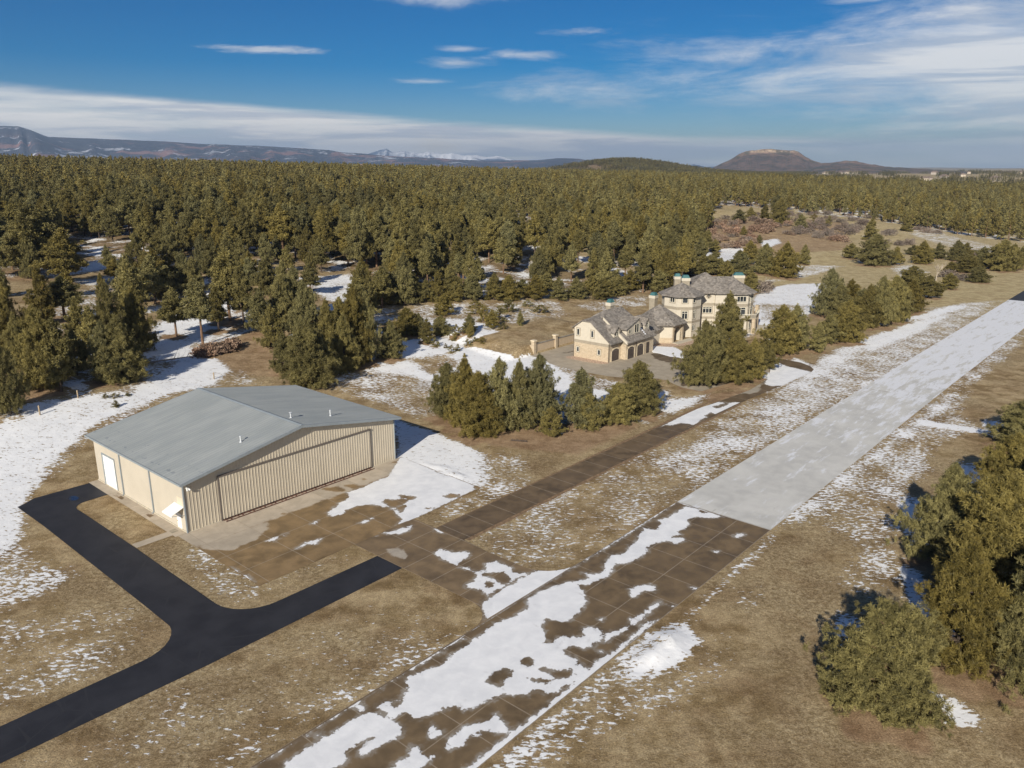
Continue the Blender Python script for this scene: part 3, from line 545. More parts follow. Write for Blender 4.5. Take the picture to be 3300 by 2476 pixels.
def tufts(C,rad,ntri,g,up=.35,wid=.24,drop=.0):
    """needle tufts: ntri narrow triangles fanning out from each centre"""
    n=len(C); d=g.normal(size=(n,ntri,3)); d[...,2]+=up; d/=np.linalg.norm(d,axis=-1,keepdims=True)
    L=rad[:,None,None]*g.uniform(.65,1.1,(n,ntri,1)); s=g.normal(size=(n,ntri,3)); s=np.cross(d,s); s/=np.linalg.norm(s,axis=-1,keepdims=True)
    c=C[:,None,:]; w_=rad[:,None,None]*wid
    a=c-d*L*.12; t=c+d*L; m=c+d*L*.6
    V=np.stack([a,m+s*w_,t,m-s*w_],2).reshape(-1,3); k=np.arange(n*ntri)*4
    T=np.column_stack([k,k+1,k+2,k+3]); return V,T,np.repeat(g.random(n),ntri*4)
def pine_proto(seed,h,w,base,nt,ntri,rt,top=.5,limbs=True,irr=.25,mats=(PINE,BARK),lean=0.0,wd=.13,pw=.62,sub=5):
    """crown and trunk meshes of one pine: whorls of limbs with needle tufts along their outer parts"""
    g=np.random.default_rng(seed); C=[]; Rr=[]; tk=MB(); tr_=.018*h+.03
    pts=[(0,0,-1.2),(0,0,0)]; bx,by=g.normal(0,.012,2)*h
    def axis(t): return np.array([bx*t*t+lean*t*h,by*t*t,t*h])
    N=7
    for i in range(N):
        p,q=axis(i/N),axis((i+1)/N); 
        if i==0: p=np.array([0,0,-1.0])
        tk.tube(p,q,tr_*(1-i/N)**.85+.012*h/10,tr_*(1-(i+1)/N)**.85+.006,7)
    nb=int(nt/11); lob=g.uniform(0,6.28,4); la=g.normal(0,irr*.5,4)
    nw=max(7,int(h*(1-base)*1.45)); per=nb/nw; wz=g.normal(0,.012,nw+2)
    for b in range(nb):
        lv=int(b/per); t=base+(1-base)*(.03+.95*(lv+.5)/nw)+wz[lv]+g.normal(0,.004); t=min(t,.985)
        u=(t-base)/(1-base)
        prof=((1-u)**(pw*.85))*(min(1,(u+.15)/.32)**.75)*1.12 ; 
        az=b*6.283/per*.97+lv*1.3+g.normal(0,.35)
        L=(.5*w-rt*.45)*prof*1.12*(1+g.normal(0,irr*.62)+sum(la[k]*math.cos((k+1)*az+lob[k]+u*5) for k in range(4))*.6)
        L=max(L,.05*w)
        elv=R(-8+50*u**1.3)+g.normal(0,.10); p0=axis(t*.97)
        d=np.array([math.cos(az)*math.cos(elv),math.sin(az)*math.cos(elv),math.sin(elv)])
        m=max(2,int(9*(L/(.5*w*.6+.01))**1.25)); 
        s=g.uniform(.2,1,m)**.6; s[0]=1
        P=p0+d*(s*L)[:,None]; P[:,2]+=(s**2)*L*.16; sp=.16*L*(.4+s)[:,None]
        P+=np.clip(g.normal(size=(m,3)),-1.5,1.5)*sp*np.array([.85,.85,.30])
        C.append(P); Rr.append(rt*g.uniform(.75,1.25,m))
        if limbs and L>.8:
            e=p0+d*L*.85; e[2]+=.12*L; tk.tube(p0,(p0+e)/2+np.array([0,0,-.02*L]),.022*L+.012,.014*L+.01,4); tk.tube((p0+e)/2+np.array([0,0,-.02*L]),e,.014*L+.01,.008,4)
    if base>.2:      # dead snags on the bare trunk
        for k in range(int(6*base/.3)):
            t=g.uniform(base*.4,base*1.05); az=g.uniform(0,6.28); L=g.uniform(.05,.13)*w*1.4; p0=axis(t)
            tk.tube(p0,p0+np.array([math.cos(az)*L,math.sin(az)*L,g.uniform(-.15,.2)*L]),.03,.012,4)
    C=np.concatenate(C); Rr=np.concatenate(Rr); tp=np.array([axis(.97+.02*i) for i in range(3)]); C=np.vstack([C,tp]); Rr=np.append(Rr,[rt*.8]*3)
    kk=sub; ax=np.array([.75,.75,.9]); S=(C[:,None,:]+np.clip(g.normal(size=(len(C),kk,3)),-1.7,1.7)*Rr[:,None,None]*.40*ax).reshape(-1,3); Rs=np.repeat(Rr,kk)*g.uniform(.5,.8,len(C)*kk); al=np.repeat(g.random(len(C)),kk)*.6+g.random(len(C)*kk)*.4
    V,T,_=tufts(S,Rs,ntri,g,up=.6,wid=wd); A=np.repeat(al,ntri*4)
    me=npmesh('crown',V,T,4); a=me.attributes.new('tuft','FLOAT','POINT'); a.data.foreach_set('value',A.astype(np.float32)); me.materials.append(mats[0])
    tm=bpy.data.meshes.new('trunk'); tm.from_pydata(tk.v,[],tk.f); tm.update(); tm.materials.append(mats[1])
    return dict(crown=me,trunk=tm,h=h,w=w,n=len(V),r=rt)
PROTO={}
def make_protos():
    P=PROTO
    # near: broad bushy pines with crowns down to the grass
    P['bush0']=pine_proto(3,9,8.0,.02,1900,19,.50,irr=.20,pw=.50,sub=6,wd=.055)
    P['bush1']=pine_proto(5,10,7.4,.03,1650,17,.54,irr=.36,pw=.95,sub=6,wd=.06)
    P['bush2']=pine_proto(9,10,6.8,.05,1600,17,.52,irr=.32,mats=(PINE,BARK_D),pw=1.05,sub=6,wd=.06)
    P['bush3']=pine_proto(15,10,7.8,.06,1500,17,.54,irr=.36,mats=(PINE_G,BARK_D),pw=.98,sub=6,wd=.06)
    for i in range(4): P['cone%d'%i]=pine_proto(20+i,10,(5.4,6.2,5.0,6.8)[i],(.04,.07,.10,.05)[i],1000,12,.54,irr=.46,mats=((PINE,PINE_G,PINE,PINE)[i],BARK_D),pw=(1.0,.92,1.1,.85)[i],wd=.09,sub=6)
    for i in range(5): P['pole%d'%i]=pine_proto(40+i,14,(4.9,5.8,4.4,6.4,5.2)[i],(.34,.26,.42,.2,.3)[i],760,9,.70,irr=.46,mats=((PINE,PINE,PINE_G,PINE,PINE)[i],(BARK,BARK_D,BARK,BARK_D,BARK)[i]),pw=(.80,.9,.75,.95,1.0)[i],wd=.12,sub=6)
    for i in range(3): P['young%d'%i]=pine_proto(60+i,4,(2.6,3.2,2.2)[i],.04,260,6,.28,irr=.35,limbs=False,pw=.8,wd=.15)
    for i in range(4): P['far%d'%i]=pine_proto(70+i,12,(5.0,5.8,4.6,6.0)[i],(.22,.15,.3,.2)[i],260,4,.9,irr=.42,limbs=False,pw=(.95,1.05,.9,1.1)[i],wd=.26,sub=3)
ASPECT={}
def place(px,py,top,wpx,proto,near=True,shade=0,xy=None,h=None,w=None,label=None,cat='pine tree',group=None,z=None,name='pine_tree'):
    """register a tree standing where the photo shows it"""
    x,y=xy or at(px,py); gz=float(terr(x,y)) if z is None else z
    dist=math.sqrt(x*x+y*y+(CH-gz)**2)
    if h is None: h=zat(x,y,top)-gz
    if w is None: w=wpx/F*(y*math.cos(PITCH)-(gz+h/2-CH)*math.sin(PITCH))
    t=dict(x=x,y=y,z=gz,h=max(h,.5),w=w,proto=proto,near=near,shade=shade,label=label,cat=cat,group=group,name=name)
    TREES.append(t); return t
def build_tree(t,i):
    p=PROTO[t['proto']]; sw=t['w']/p['w']; sh=t['h']/p['h']
    e=empty(t['name'],(t['x'],t['y'],t['z']-.05),0,t['label'],t['cat'],t['group'])
    rz=(i*2.39996)%6.283; e.rotation_euler=(0,0,rz); e.scale=(sw,sw,sh)
    for k in ('trunk','crown'):
        o=bpy.data.objects.new(k,p[k]); COL.objects.link(o); o.parent=e
    return e
def T4(x,y,top,w,proto,**k):      # coordinates given at 3300 px width
    return place(x,y,top,w,proto,**k)
def list_trees():
    G1='pines along the right edge of the photo'
    T4(2834,2268,1985,285,'bush0',shade=.9,label='broad round bushy pine alone in the grass, nearest tree at lower right')
    T4(3076,2136,1740,240,'bush2',shade=.9,label='tall yellow-green pine behind the round bushy pine at lower right',group=G1)
    T4(3345,2190,1760,300,'bush3',shade=.5,label='grey-green pine cut off by the right edge of the photo, below the others',group=G1)
    T4(3190,1930,1520,300,'bush1',shade=.8,label='widest pine of the clump at the right edge, in its middle',group=G1)
    T4(3030,1812,1500,190,'bush3',shade=.9,label='dark pine on the runway side of the clump at right, snow shadow at its left',group=G1)
    T4(3238,1650,1400,200,'bush1',shade=.9,label='medium pine at right edge between the big clump and the farthest pine of the row',group=G1)
    T4(3300,1440,1278,190,'bush2',shade=.9,label='farthest pine of the row at the right edge, casting a blue shadow on snow',group=G1)
    T4(3345,1780,1430,260,'bush2',label='pine half out of the photo behind the clump at the right edge',group=G1)
    G='pines in the clump between the hangar and the taxiway'
    T4(1445,1345,1172,112,'bush3',shade=.3,group=G,label='leftmost and shortest pine in the row behind the hangar apron')
    T4(1500,1372,1150,118,'bush2',shade=.7,group=G,label='pointed pine second from left in the row beside the hangar shadow')
    T4(1545,1398,1200,140,'bush1',shade=.8,group=G,label='fullest pine at the front of the row beside the hangar shadow')
    T4(1614,1388,1156,100,'cone1',shade=.9,group=G,label='slim pine in the middle of the row beside the taxiway')
    T4(1672,1380,1162,108,'bush2',shade=.9,group=G,label='pine right of the middle of the row, dense and straight')
    T4(1740,1368,1146,125,'bush3',shade=.9,group=G,label='tallest pine at the right end of the dense row beside the taxiway')
    T4(1776,1405,1312,72,'cone3',shade=.9,group=G,label='small bright pine standing in front of the tallest pine of the row')
    T4(1867,1374,1188,100,'cone1',shade=1,group=G,label='thin sparse pine with a narrow top standing apart in blue shadow')
    T4(1897,1383,1258,82,'bush2',shade=1,group=G,label='low pine leaning against the thin sparse pine, right side')
    T4(1988,1362,1235,110,'bush1',shade=1,group=G,label='shorter pine of the pair in front of the garage court')
    T4(2058,1326,1166,140,'bush3',shade=1,group=G,label='taller pine of the pair in front of the garage court')
    G='pines in front of the big house'
    T4(2342,1118,942,108,'bush2',group=G,shade=.9,label='tall pointed pine standing right against the big house front')
    T4(2262,1241,1036,122,'bush3',group=G,shade=.8,label='large pine at left of the clump below the house entry')
    T4(2300,1226,1062,100,'bush1',group=G,shade=.8,label='pine tucked in the middle of the clump below the house')
    T4(2363,1232,1072,112,'bush1',group=G,shade=.8,label='bright bushy pine at right of the clump below the house')
    T4(2424,1218,1090,76,'bush2',group=G,shade=.8,label='smaller pine at the right end of the clump below the house')
    T4(2470,1190,1095,60,'cone1',group=G,shade=.8,label='narrow pine beside the loop road')
    T4(2512,1139,985,110,'bush1',group=G,shade=.9,label='left pine of the pair above the loop road')
    T4(2558,1125,982,95,'bush2',group=G,shade=.9,label='right pine of the pair above the loop road')
    T4(2632,1132,1038,52,'cone0',group=G,shade=.9,label='thin young pine between the pair and the long row')
    G='pines in the long row beside the runway'
    for i,a in enumerate(((2664,1105,1013,66,'cone1','front left pine of the long row, thin with a bare foot'),(2725,1101,968,92,'bush1','front pine of the long row, bright green'),(2666,1017,868,92,'bush3','tall dark pine at the far left of the long row'),
        (2700,1030,915,70,'cone3',None),(2738,1000,900,75,'cone0',None),(2770,1040,930,75,'cone1',None),(2793,1053,918,88,'bush2',None),(2829,1053,893,86,'bush3',None),(2874,1035,890,86,'bush1',None),(2900,1010,910,70,'cone3',None),
        (2933,1003,902,74,'bush2','right-hand pine at the end of the long row'))):
        T4(*a[:5],group=G,shade=.9,label=a[5] or 'pine in the dense middle of the long row beside the runway verge')
    G='pines dotted over the field beyond the long row'
    for a in ((2940,925,858,90,'bush3','dark pine just past the end of the long row, left of two'),(2992,960,888,66,'cone1','dark pine just past the end of the long row, right of two'),(3057,931,880,52,'cone3','small round pine alone in the dry field by the bare tree'),(3150,910,858,60,'bush1','low spreading pine alone nearest the runway in the dry field'),
        (2804,775,702,44,'cone0','tall narrow dark pine rising behind the broad one in the field'),(2817,854,755,98,'bush1','broadest pine in the middle of the golden field'),(2742,832,785,52,'cone3','low pine against the left of the broadest field pine'),(2864,832,805,18,'young0','tiny pine left of the small pine on a snow patch'),(2886,852,795,42,'cone3','small neat pine on a snow patch in the golden field')):
        T4(*a[:5],group=G,shade=.8,label=a[5])
    for a in ((2971,850,776,62,'bush2'),(2941,822,790,36,'cone1'),(3023,834,782,42,'cone0'),(3080,840,776,52,'bush3'),(3110,834,782,36,'cone1'),(3115,877,822,80,'bush1'),(3063,877,843,38,'cone3'),(3165,862,796,56,'cone1'),(3200,868,790,60,'cone3'),(3226,872,773,84,'bush1'),(3260,867,786,66,'bush2'),(3292,856,792,52,'cone3'),(3240,855,790,50,'cone0')):
        T4(*a,group='field pines at the far right',shade=.5,label='pine in the loose line of field pines reaching the right edge')
    G='pines behind the big house'
    for a in ((2304,812,770,34,'cone0'),(2414,850,776,52,'cone3'),(2463,882,786,66,'bush1'),(2528,893,781,88,'bush2'),(2590,852,788,38,'cone0'),(2304,887,812,76,'cone1'),(2379,887,808,78,'bush3'),(2416,944,866,56,'cone0'),(2232,890,832,62,'cone1'),(2205,850,768,60,'cone3'),(2340,905,840,55,'cone3'),(2265,880,822,55,'cone0'),(2170,880,815,70,'bush1'),(2150,925,850,70,'bush2'),(2120,940,870,60,'cone1')):
        T4(*a,group=G,shade=.5,label='pine in the loose band close behind the big house')
    G='small pines scattered in the scrub beyond the house'
    for a in ((2419,703,668,30,'cone3'),(2463,714,658,34,'cone0'),(2511,722,640,52,'bush1'),(2505,680,628,44,'cone1'),(2578,740,690,36,'cone1'),(2623,715,688,24,'young1'),(2620,735,712,20,'young1'),(2670,728,695,22,'young0'),(2396,758,728,20,'cone3'),(2446,785,757,20,'cone3'),(2921,746,698,36,'cone0'),(3187,760,730,32,'cone3'),(2380,720,675,40,'cone1'),(3247,758,745,14,'young1'),(2715,1016+0,985,30,'young1')):
        T4(*a,group=G,near=False,label='small pine among the brown scrub and field beyond the big house')
    # slope left of and behind the hangar
    G='pines on the snowy slope behind the hangar'
    L=((37,1335,1118,100,'bush3','lowest pine at the left edge, standing on the snow bank'),(30,1150,884,105,'bush1',None),(144,1257,989,130,'bush1','big pine left of the asphalt pad, brown grass at its foot'),(199,1262,1028,105,'pole3',None),(144,1043,857,72,'cone0',None),(209,1030,892,88,'pole0',None),
      (226,921,738,112,'pole1','tall pine with a bare foot in the tan clearing at far left'),(124,880,658,150,'pole3','largest dark pine of the wood edge at far left'),(95,890,690,120,'pole3',None),(428,1010,822,85,'pole3',None),(368,1150,909,98,'bush2',None),(447,1130,924,98,'bush1',None),(398,1229,1019,150,'bush2','dense dark pine in the big clump beside the snow gully'),
      (308,1185,989,78,'pole1',None),(348,1230,1040,92,'bush3',None),(502,956,805,70,'pole0',None),(537,970,854,62,'cone1',None),(569,1084,929,68,'pole0','pine with bare lower trunk in the middle of the snow gully'),(654,1112,904,72,'pole2','thin pine on a long bare trunk right of the snow gully'),(706,1068,924,62,'pole1',None),
      (741,1034,805,92,'pole0','tall pine with bare trunk at the top of the brown bank'),(786,1048,850,72,'pole1',None),(845,1074,934,82,'cone1',None),(858,950,835,76,'cone3',None),(913,1048,885,88,'bush1',None),(960,1030,860,80,'cone1',None),(990,1110,914,102,'bush3',None),(1000,1247,1035,142,'bush1','large bushy pine directly behind the hangar roof'),
      (920,1198,1073,82,'bush2','pine just left of the large bushy one behind the hangar'),(1059,1150,964,82,'bush2',None),(1004,910,815,42,'cone3',None),(592,921,825,52,'cone0',None),(629,950,830,62,'cone3',None),(1100,1120,960,80,'bush1',None),(260,1120,960,70,'pole3',None),(70,1190,1010,80,'bush2',None),(250,1210,1060,70,'cone1',None),(880,1120,985,75,'cone3',None),(1045,1220,1080,80,'bush3',None),
      (1112,1198,1013,92,'bush2',None),(1149,1176,927,92,'bush1',None),(1181,1168,948,84,'bush3',None),(1160,1060,915,80,'cone1',None),(1260,1153,1033,80,'bush2','round pine alone at the top left of the snowfield'),(1311,1080,992,78,'bush1',None),(1431,1016,948,62,'cone3',None),(1377,1104,1025,42,'cone0',None),(1350,1080,1010,45,'cone3',None),(1421,1080,1018,58,'bush1',None),(1470,1084,1045,36,'young1',None),(1513,1070,1013,46,'bush2',None),(1517,1086,1037,22,'cone0',None))
    for i,a in enumerate(L): T4(*a[:5],group=G,shade=.9 if i%2 else .6,near=(i%3!=0),label=a[5] or 'pine on the snowy slope between the hangar and the dense wood')
    # trees straggling over the slope between the gully and the dense wood
    g=np.random.default_rng(21); P=((-20,560),(300,552),(600,556),(860,630),(900,668),(780,700),(690,668),(560,640),(430,625),(330,660),(200,655),(60,665),(-20,650)); holes=(((70,590),(235,588),(220,640),(90,640)),((655,600),(735,596),(760,640),(690,645)),((200,560),(330,556),(320,585),(220,590)))
    got=[]
    while len(got)<46:
        px,py=g.uniform(-20,900),g.uniform(552,700); a=np.array([px]),np.array([py])
        if polysd(P,*a)[0]<0 or any(polysd(h_,*a)[0]>0 for h_ in holes) or any(abs(px-q[0])<15 and abs(py-q[1])<9 for q in got): continue
        got.append((px,py)); x,y=at(*disp(px,py)); 
        if min(math.hypot(t['x']-x,t['y']-y) for t in TREES)<3: continue
        hh=float(g.uniform(7,13)); pr='pole%d'%g.integers(0,5) if g.random()<.55 else ('cone%d'%g.integers(0,4) if g.random()<.6 else 'bush%d'%g.integers(1,4))
        place(0,0,0,0,pr,near=False,xy=(x,y),h=hh,w=hh*float(g.uniform(.38,.55)),shade=.5,group='pines straggling below the dense wood',label='pine straggling over the slope below the dense wood')
    # low shrubby pines on the bank left of the garage
    for a in ((1545,1012,975,60,'young1'),(1585,1058,1000,40,'cone3'),(1610,1035,985,60,'young1'),(1640,1005,965,55,'young0'),(1676,1050,1000,22,'cone0'),(1745,1008,982,56,'young1'),(1700,988,965,30,'young0'),(1560,1035,990,45,'young0'),(1622,1062,1040,30,'young1'),(1530,990,968,40,'young1')):
        T4(*a,name='young_pine',group='shrubby pines on the bank left of the garage',near=False,label='low shrubby pine on the grassy bank between wood and snowfield')
    for a in ((1403,1117,1088,26,'young0'),(1436,1122,1106,14,'young2'),(1455,1137,1112,28,'young1'),(1476,1131,1108,18,'young2'),(1506,1114,1092,28,'young1'),(1553,1108,1085,30,'young1'),(1530,1100,1085,18,'young2'),(1463,1098,1085,20,'young0'),(1497,1150,1138,14,'young2')):
        T4(*a,name='young_pine',group='knee-high pines dotted over the snowfield',near=False,label='knee-high young pine poking through the snowfield')
    for a in ((340,1283,1268,22,'young0'),(370,1283,1266,26,'young1'),(412,1275,1265,20,'young2'),(373,1312,1290,26,'young2')):
        T4(*a,name='young_pine',group='saplings on the snow strip behind the hangar',near=False,label='tiny sapling on the snow strip left of the hangar roof')
    # small pines in a row along the edge of the wood
    for a in ((1236,985,895,60,'cone0'),(1268,975,880,60,'cone1'),(1305,985,860,62,'cone3'),(1340,975,890,58,'cone1'),(1372,974,900,56,'cone0'),(1413,974,874,60,'cone3'),(1458,968,862,64,'cone1'),(1466,972,905,50,'cone3'),(1523,968,884,66,'cone1'),(1592,968,880,60,'cone0'),(1640,966,888,70,'bush1'),(1686,952,900,56,'cone1'),(1726,964,886,66,'cone3'),(1760,940,880,60,'cone1'),(1800,966,892,52,'cone0'),(1857,962,894,66,'bush2'),(1905,950,890,56,'cone3'),(1946,966,896,62,'cone1'),(1990,950,885,60,'bush1'),(2030,935,870,60,'cone3'),(2075,930,860,60,'cone1')):
        T4(*a,group='small pines edging the dense wood',near=False,shade=.5,label='small full-crowned pine in the front row of the dense wood')
def name_apart():
    """where several trees of a group share a label, tell them apart by shape and by count from the left"""
    from collections import Counter
    n=Counter(t['label'] for t in TREES); O='first second third fourth fifth sixth seventh eighth ninth tenth'.split()
    def od(k): return O[k] if k<10 else '%d%s'%(k+1,{1:'st',2:'nd',3:'rd'}.get((k+1)%10,'th') if not 10<(k+1)%100<14 else 'th')
    for g_ in set(t['group'] for t in TREES if t['group']):
        M=sorted([t for t in TREES if t['group']==g_],key=lambda t:pix(t['x'],t['y'],t['z'])[0])
        hs=sorted(t['h'] for t in M)
        for k,t in enumerate(M):
            if n[t['label']]<2: continue
            a='tall' if t['h']>hs[int(len(M)*.66)] else 'short' if t['h']<=hs[int(len(M)*.33)] else 'middling'
            b={'p':'bare-footed','c':'slim','b':'round','y':'shrubby'}[t['proto'][0]]
            t['label']='%s from left of the %s, %s, %s'%(od(k),g_,a,b)
def in_poly(P,x,y): return bool(polysd(P,np.array([x]),np.array([y]))[0]>0)
def scatter_forest():
    """positions in the wood: trees thin out into clearings, nearest ones become single trees"""
    g=np.random.default_rng(5); P=FOREST_POLY; pts=[]
    # jittered grid whose spacing grows with distance
    for d0,d1,sp in ((150,330,7.2),(330,650,7.0),(650,1300,9.0)):
        n=int(2*d1*.95/sp); xs=(np.arange(n)-n/2)*sp; ys=np.arange(int(d1/sp)+2)*sp
        X,Y=np.meshgrid(xs,ys); X=(X+g.uniform(-.46,.46,X.shape)*sp).ravel(); Y=(Y+g.uniform(-.46,.46,Y.shape)*sp).ravel()
        d=np.hypot(X,Y); k=(d>=d0)&(d<d1)&(abs(X)<.72*Y+25)&(polysd(P,X,Y)>0); X,Y=X[k],Y[k]
        cl=np.sin(X/23+1)*np.sin(Y/31+2)+.6*np.sin(X/11+Y/15)+g.normal(0,.35,X.shape)
        k=cl>np.where(d[k]<330,-.50,-.74); pts+= [(x,y,float(np.hypot(x,y))) for x,y in zip(X[k],Y[k])]
    return pts
def make_forest():
    pts=scatter_forest(); near=[(t['x'],t['y']) for t in TREES]; g=np.random.default_rng(8)
    N=np.array(near); keep=[]
    # clearings seen in the photo
    clear=[gpoly(((1110,470),(1170,480),(1160,530),(1110,520)))]
    for x,y,d in pts:
        if d<420:
            if np.min(np.hypot(N[:,0]-x,N[:,1]-y))<3.2: continue
            if any(in_poly(c,x,y) for c in clear): continue
        keep.append((x,y,d))
    keep.sort(key=lambda p:p[2]); nsing=max(0,298-sum(1 for t in TREES if t['name']=='pine_tree')); sing=keep[:nsing]; rest=keep[nsing:]
    for i,(x,y,d) in enumerate(sing):
        h=float(g.uniform(9.5,19)); pr='pole%d'%(i%5) if g.random()<.8 else 'bush%d'%(1+i%3)
        place(0,0,0,0,pr,near=False,xy=(x,y),h=h*(1 if 'pole' in pr else .75),w=h*float(g.uniform(.30,.42)),group='tall pines at the front of the dense wood',label='tall bare-trunked ponderosa pine in the front ranks of the dense wood')
    xs=np.array([p[0] for p in rest]); ys=np.array([p[1] for p in rest]); ds=np.array([p[2] for p in rest]); n=len(rest)
    idx=np.where(ds<430,g.integers(0,5,n),5+g.integers(0,4,n)); scl=g.uniform(.60,1.28,n)*np.where(ds>650,1.12,1); rot=g.uniform(0,6.28,n)
    # very distant wood: patches of many small crowns
    X=[];Y=[]; sp=30.0
    for yy in np.arange(700,5200,sp):
        sp2=sp if yy<2600 else sp*1.6
        for xx in np.arange(-.75*yy,.75*yy,sp2):
            x=xx+g.uniform(-8,8); y=yy+g.uniform(-8,8); 
            if math.hypot(x,y)<1280: continue
            X.append(x);Y.append(y)
    X=np.array(X);Y=np.array(Y); k=(polysd(FOREST_POLY,X,Y)>0); 
    k&=(np.sin(X/170+1)*np.sin(Y/210)+.5*np.sin(X/70+Y/90)+g.normal(0,.3,len(X))>-.85)
    u,v=UVof(X,Y); k&=~((X/Y>.36)&(Y>1250+1300*np.maximum(0,.5-X/Y))&(g.random(len(X))<.95))
    X,Y=X[k],Y[k]
    xs=np.append(xs,X); ys=np.append(ys,Y); idx=np.append(idx,9+g.integers(0,2,len(X))); scl=np.append(scl,np.full(len(X),1.0)); rot=np.append(rot,g.uniform(0,6.28,len(X)))
    print('forest instances',len(xs),'singles',len(sing),'listed',len(near))
    return xs,ys,idx,scl,rot
def patch_proto(seed):
    """a 34 m patch of distant crowns"""
    g=np.random.default_rng(seed); V=[];T=[];A=[];o=0
    for i in range(26):
        x,y=g.uniform(-18,18,2); h=g.uniform(9,14); r=g.uniform(2.2,3.4); m=22
        t=g.uniform(0.15,1,m); a=g.uniform(0,6.28,m); q=r*(1-t)**.8*g.uniform(.5,1,m)
        C=np.column_stack([x+q*np.cos(a),y+q*np.sin(a),t*h]); v,f,at_=tufts(C,np.full(m,1.25),3,g,wid=.42)
        V.append(v);T.append(f+o);A.append(at_*0+g.random()*.45);o+=len(v)
    me=npmesh('crown_patch',np.vstack(V),np.vstack(T),4); a=me.attributes.new('tuft','FLOAT','POINT'); a.data.foreach_set('value',np.concatenate(A).astype(np.float32)); me.materials.append(PINE); return me
def build_forest(F5):
    xs,ys,idx,scl,rot=F5
    kinds=bpy.data.collections.new('forest_kinds')
    def joined(p,name):
        bm=bmesh.new(); bm.from_mesh(p['trunk']); nt=len(bm.faces); me=bpy.data.meshes.new(name)
        a=p['crown']; tv=np.zeros(len(a.vertices)*3,np.float32); a.vertices.foreach_get('co',tv); tv=tv.reshape(-1,3)
        fa=np.zeros(len(a.loops),np.int32); a.loops.foreach_get('vertex_index',fa); fa=fa.reshape(-1,4)
        at_=np.zeros(len(a.vertices),np.float32); a.attributes['tuft'].data.foreach_get('value',at_)
        bmesh.ops.triangulate(bm,faces=bm.faces[:]); bm.verts.ensure_lookup_table(); tk=np.array([v.co[:] for v in bm.verts]); tf=np.array([[v.index for v in f.verts] for f in bm.faces])
        n0=len(tk); V=np.vstack([tk,tv]); 
        me.vertices.add(len(V)); me.vertices.foreach_set('co',V.astype(np.float32).ravel()); L=len(tf)*3+len(fa)*4
        me.loops.add(L); me.loops.foreach_set('vertex_index',np.concatenate([tf.ravel(),(fa+n0).ravel()]).astype(np.int32))
        me.polygons.add(len(tf)+len(fa)); me.polygons.foreach_set('loop_start',np.concatenate([np.arange(len(tf))*3,len(tf)*3+np.arange(len(fa))*4]).astype(np.int32))
        me.update(calc_edges=True); me.materials.append(p['crown'].materials[0]); me.materials.append(p['trunk'].materials[0])
        me.polygons.foreach_set('material_index',np.concatenate([np.ones(len(tf)),np.zeros(len(fa))]).astype(np.int32))
        q=me.attributes.new('tuft','FLOAT','POINT'); q.data.foreach_set('value',np.concatenate([np.zeros(n0),at_]).astype(np.float32)); bm.free(); return me
    def reg(me,nm): o=bpy.data.objects.new(nm,me); kinds.objects.link(o)
    for i in range(5): reg(joined(PROTO['pole%d'%i],'wood_pine'),'kind_a%d'%i)
    for i in range(4): reg(joined(PROTO['far%d'%i],'wood_pine'),'kind_b%d'%i)
    for i in range(2): reg(patch_proto(i),'kind_c%d'%i)
    n=len(xs); V=np.column_stack([xs,ys,terr(xs,ys)-.3]); me=bpy.data.meshes.new('forest'); me.vertices.add(n); me.vertices.foreach_set('co',V.astype(np.float32).ravel())
    for nm,ty,dat in (('kind_no','INT',idx.astype(np.int32)),('scl','FLOAT',scl.astype(np.float32)),('rot','FLOAT',rot.astype(np.float32))):
        a=me.attributes.new(nm,ty,'POINT'); a.data.foreach_set('value',dat)
    me.update(); o=link('forest',me,[]); tag(o,'dense dark green pine wood stretching away to the horizon','forest',kind='stuff')
    ng=bpy.data.node_groups.new('wood','GeometryNodeTree'); ng.interface.new_socket('Geometry',in_out='INPUT',socket_type='NodeSocketGeometry'); ng.interface.new_socket('Geometry',in_out='OUTPUT',socket_type='NodeSocketGeometry')
    N=ng.nodes; L=ng.links; gi=N.new('NodeGroupInput'); go=N.new('NodeGroupOutput'); ip=N.new('GeometryNodeInstanceOnPoints'); ci=N.new('GeometryNodeCollectionInfo'); m2p=N.new('GeometryNodeMeshToPoints')
    ci.inputs[0].default_value=kinds; ci.inputs['Separate Children'].default_value=True; ci.inputs['Reset Children'].default_value=True
    def na(nm,ty): a=N.new('GeometryNodeInputNamedAttribute'); a.data_type=ty; a.inputs[0].default_value=nm; return [s for s in a.outputs if s.enabled][0]
    cx=N.new('ShaderNodeCombineXYZ'); L.new(na('rot','FLOAT'),cx.inputs[2]); cs=N.new('ShaderNodeCombineXYZ'); s=na('scl','FLOAT')
    for k in range(3): L.new(s,cs.inputs[k])
    e2r=N.new('FunctionNodeEulerToRotation'); L.new(cx.outputs[0],e2r.inputs[0])
    L.new(gi.outputs[0],m2p.inputs['Mesh']); L.new(m2p.outputs[0],ip.inputs['Points']); L.new(ci.outputs[0],ip.inputs['Instance']); ip.inputs['Pick Instance'].default_value=True
    L.new(na('kind_no','INT'),ip.inputs['Instance Index']); L.new(e2r.outputs[0],ip.inputs['Rotation']); L.new(cs.outputs[0],ip.inputs['Scale']); L.new(ip.outputs[0],go.inputs[0])
    md=o.modifiers.new('wood','NODES'); md.node_group=ng
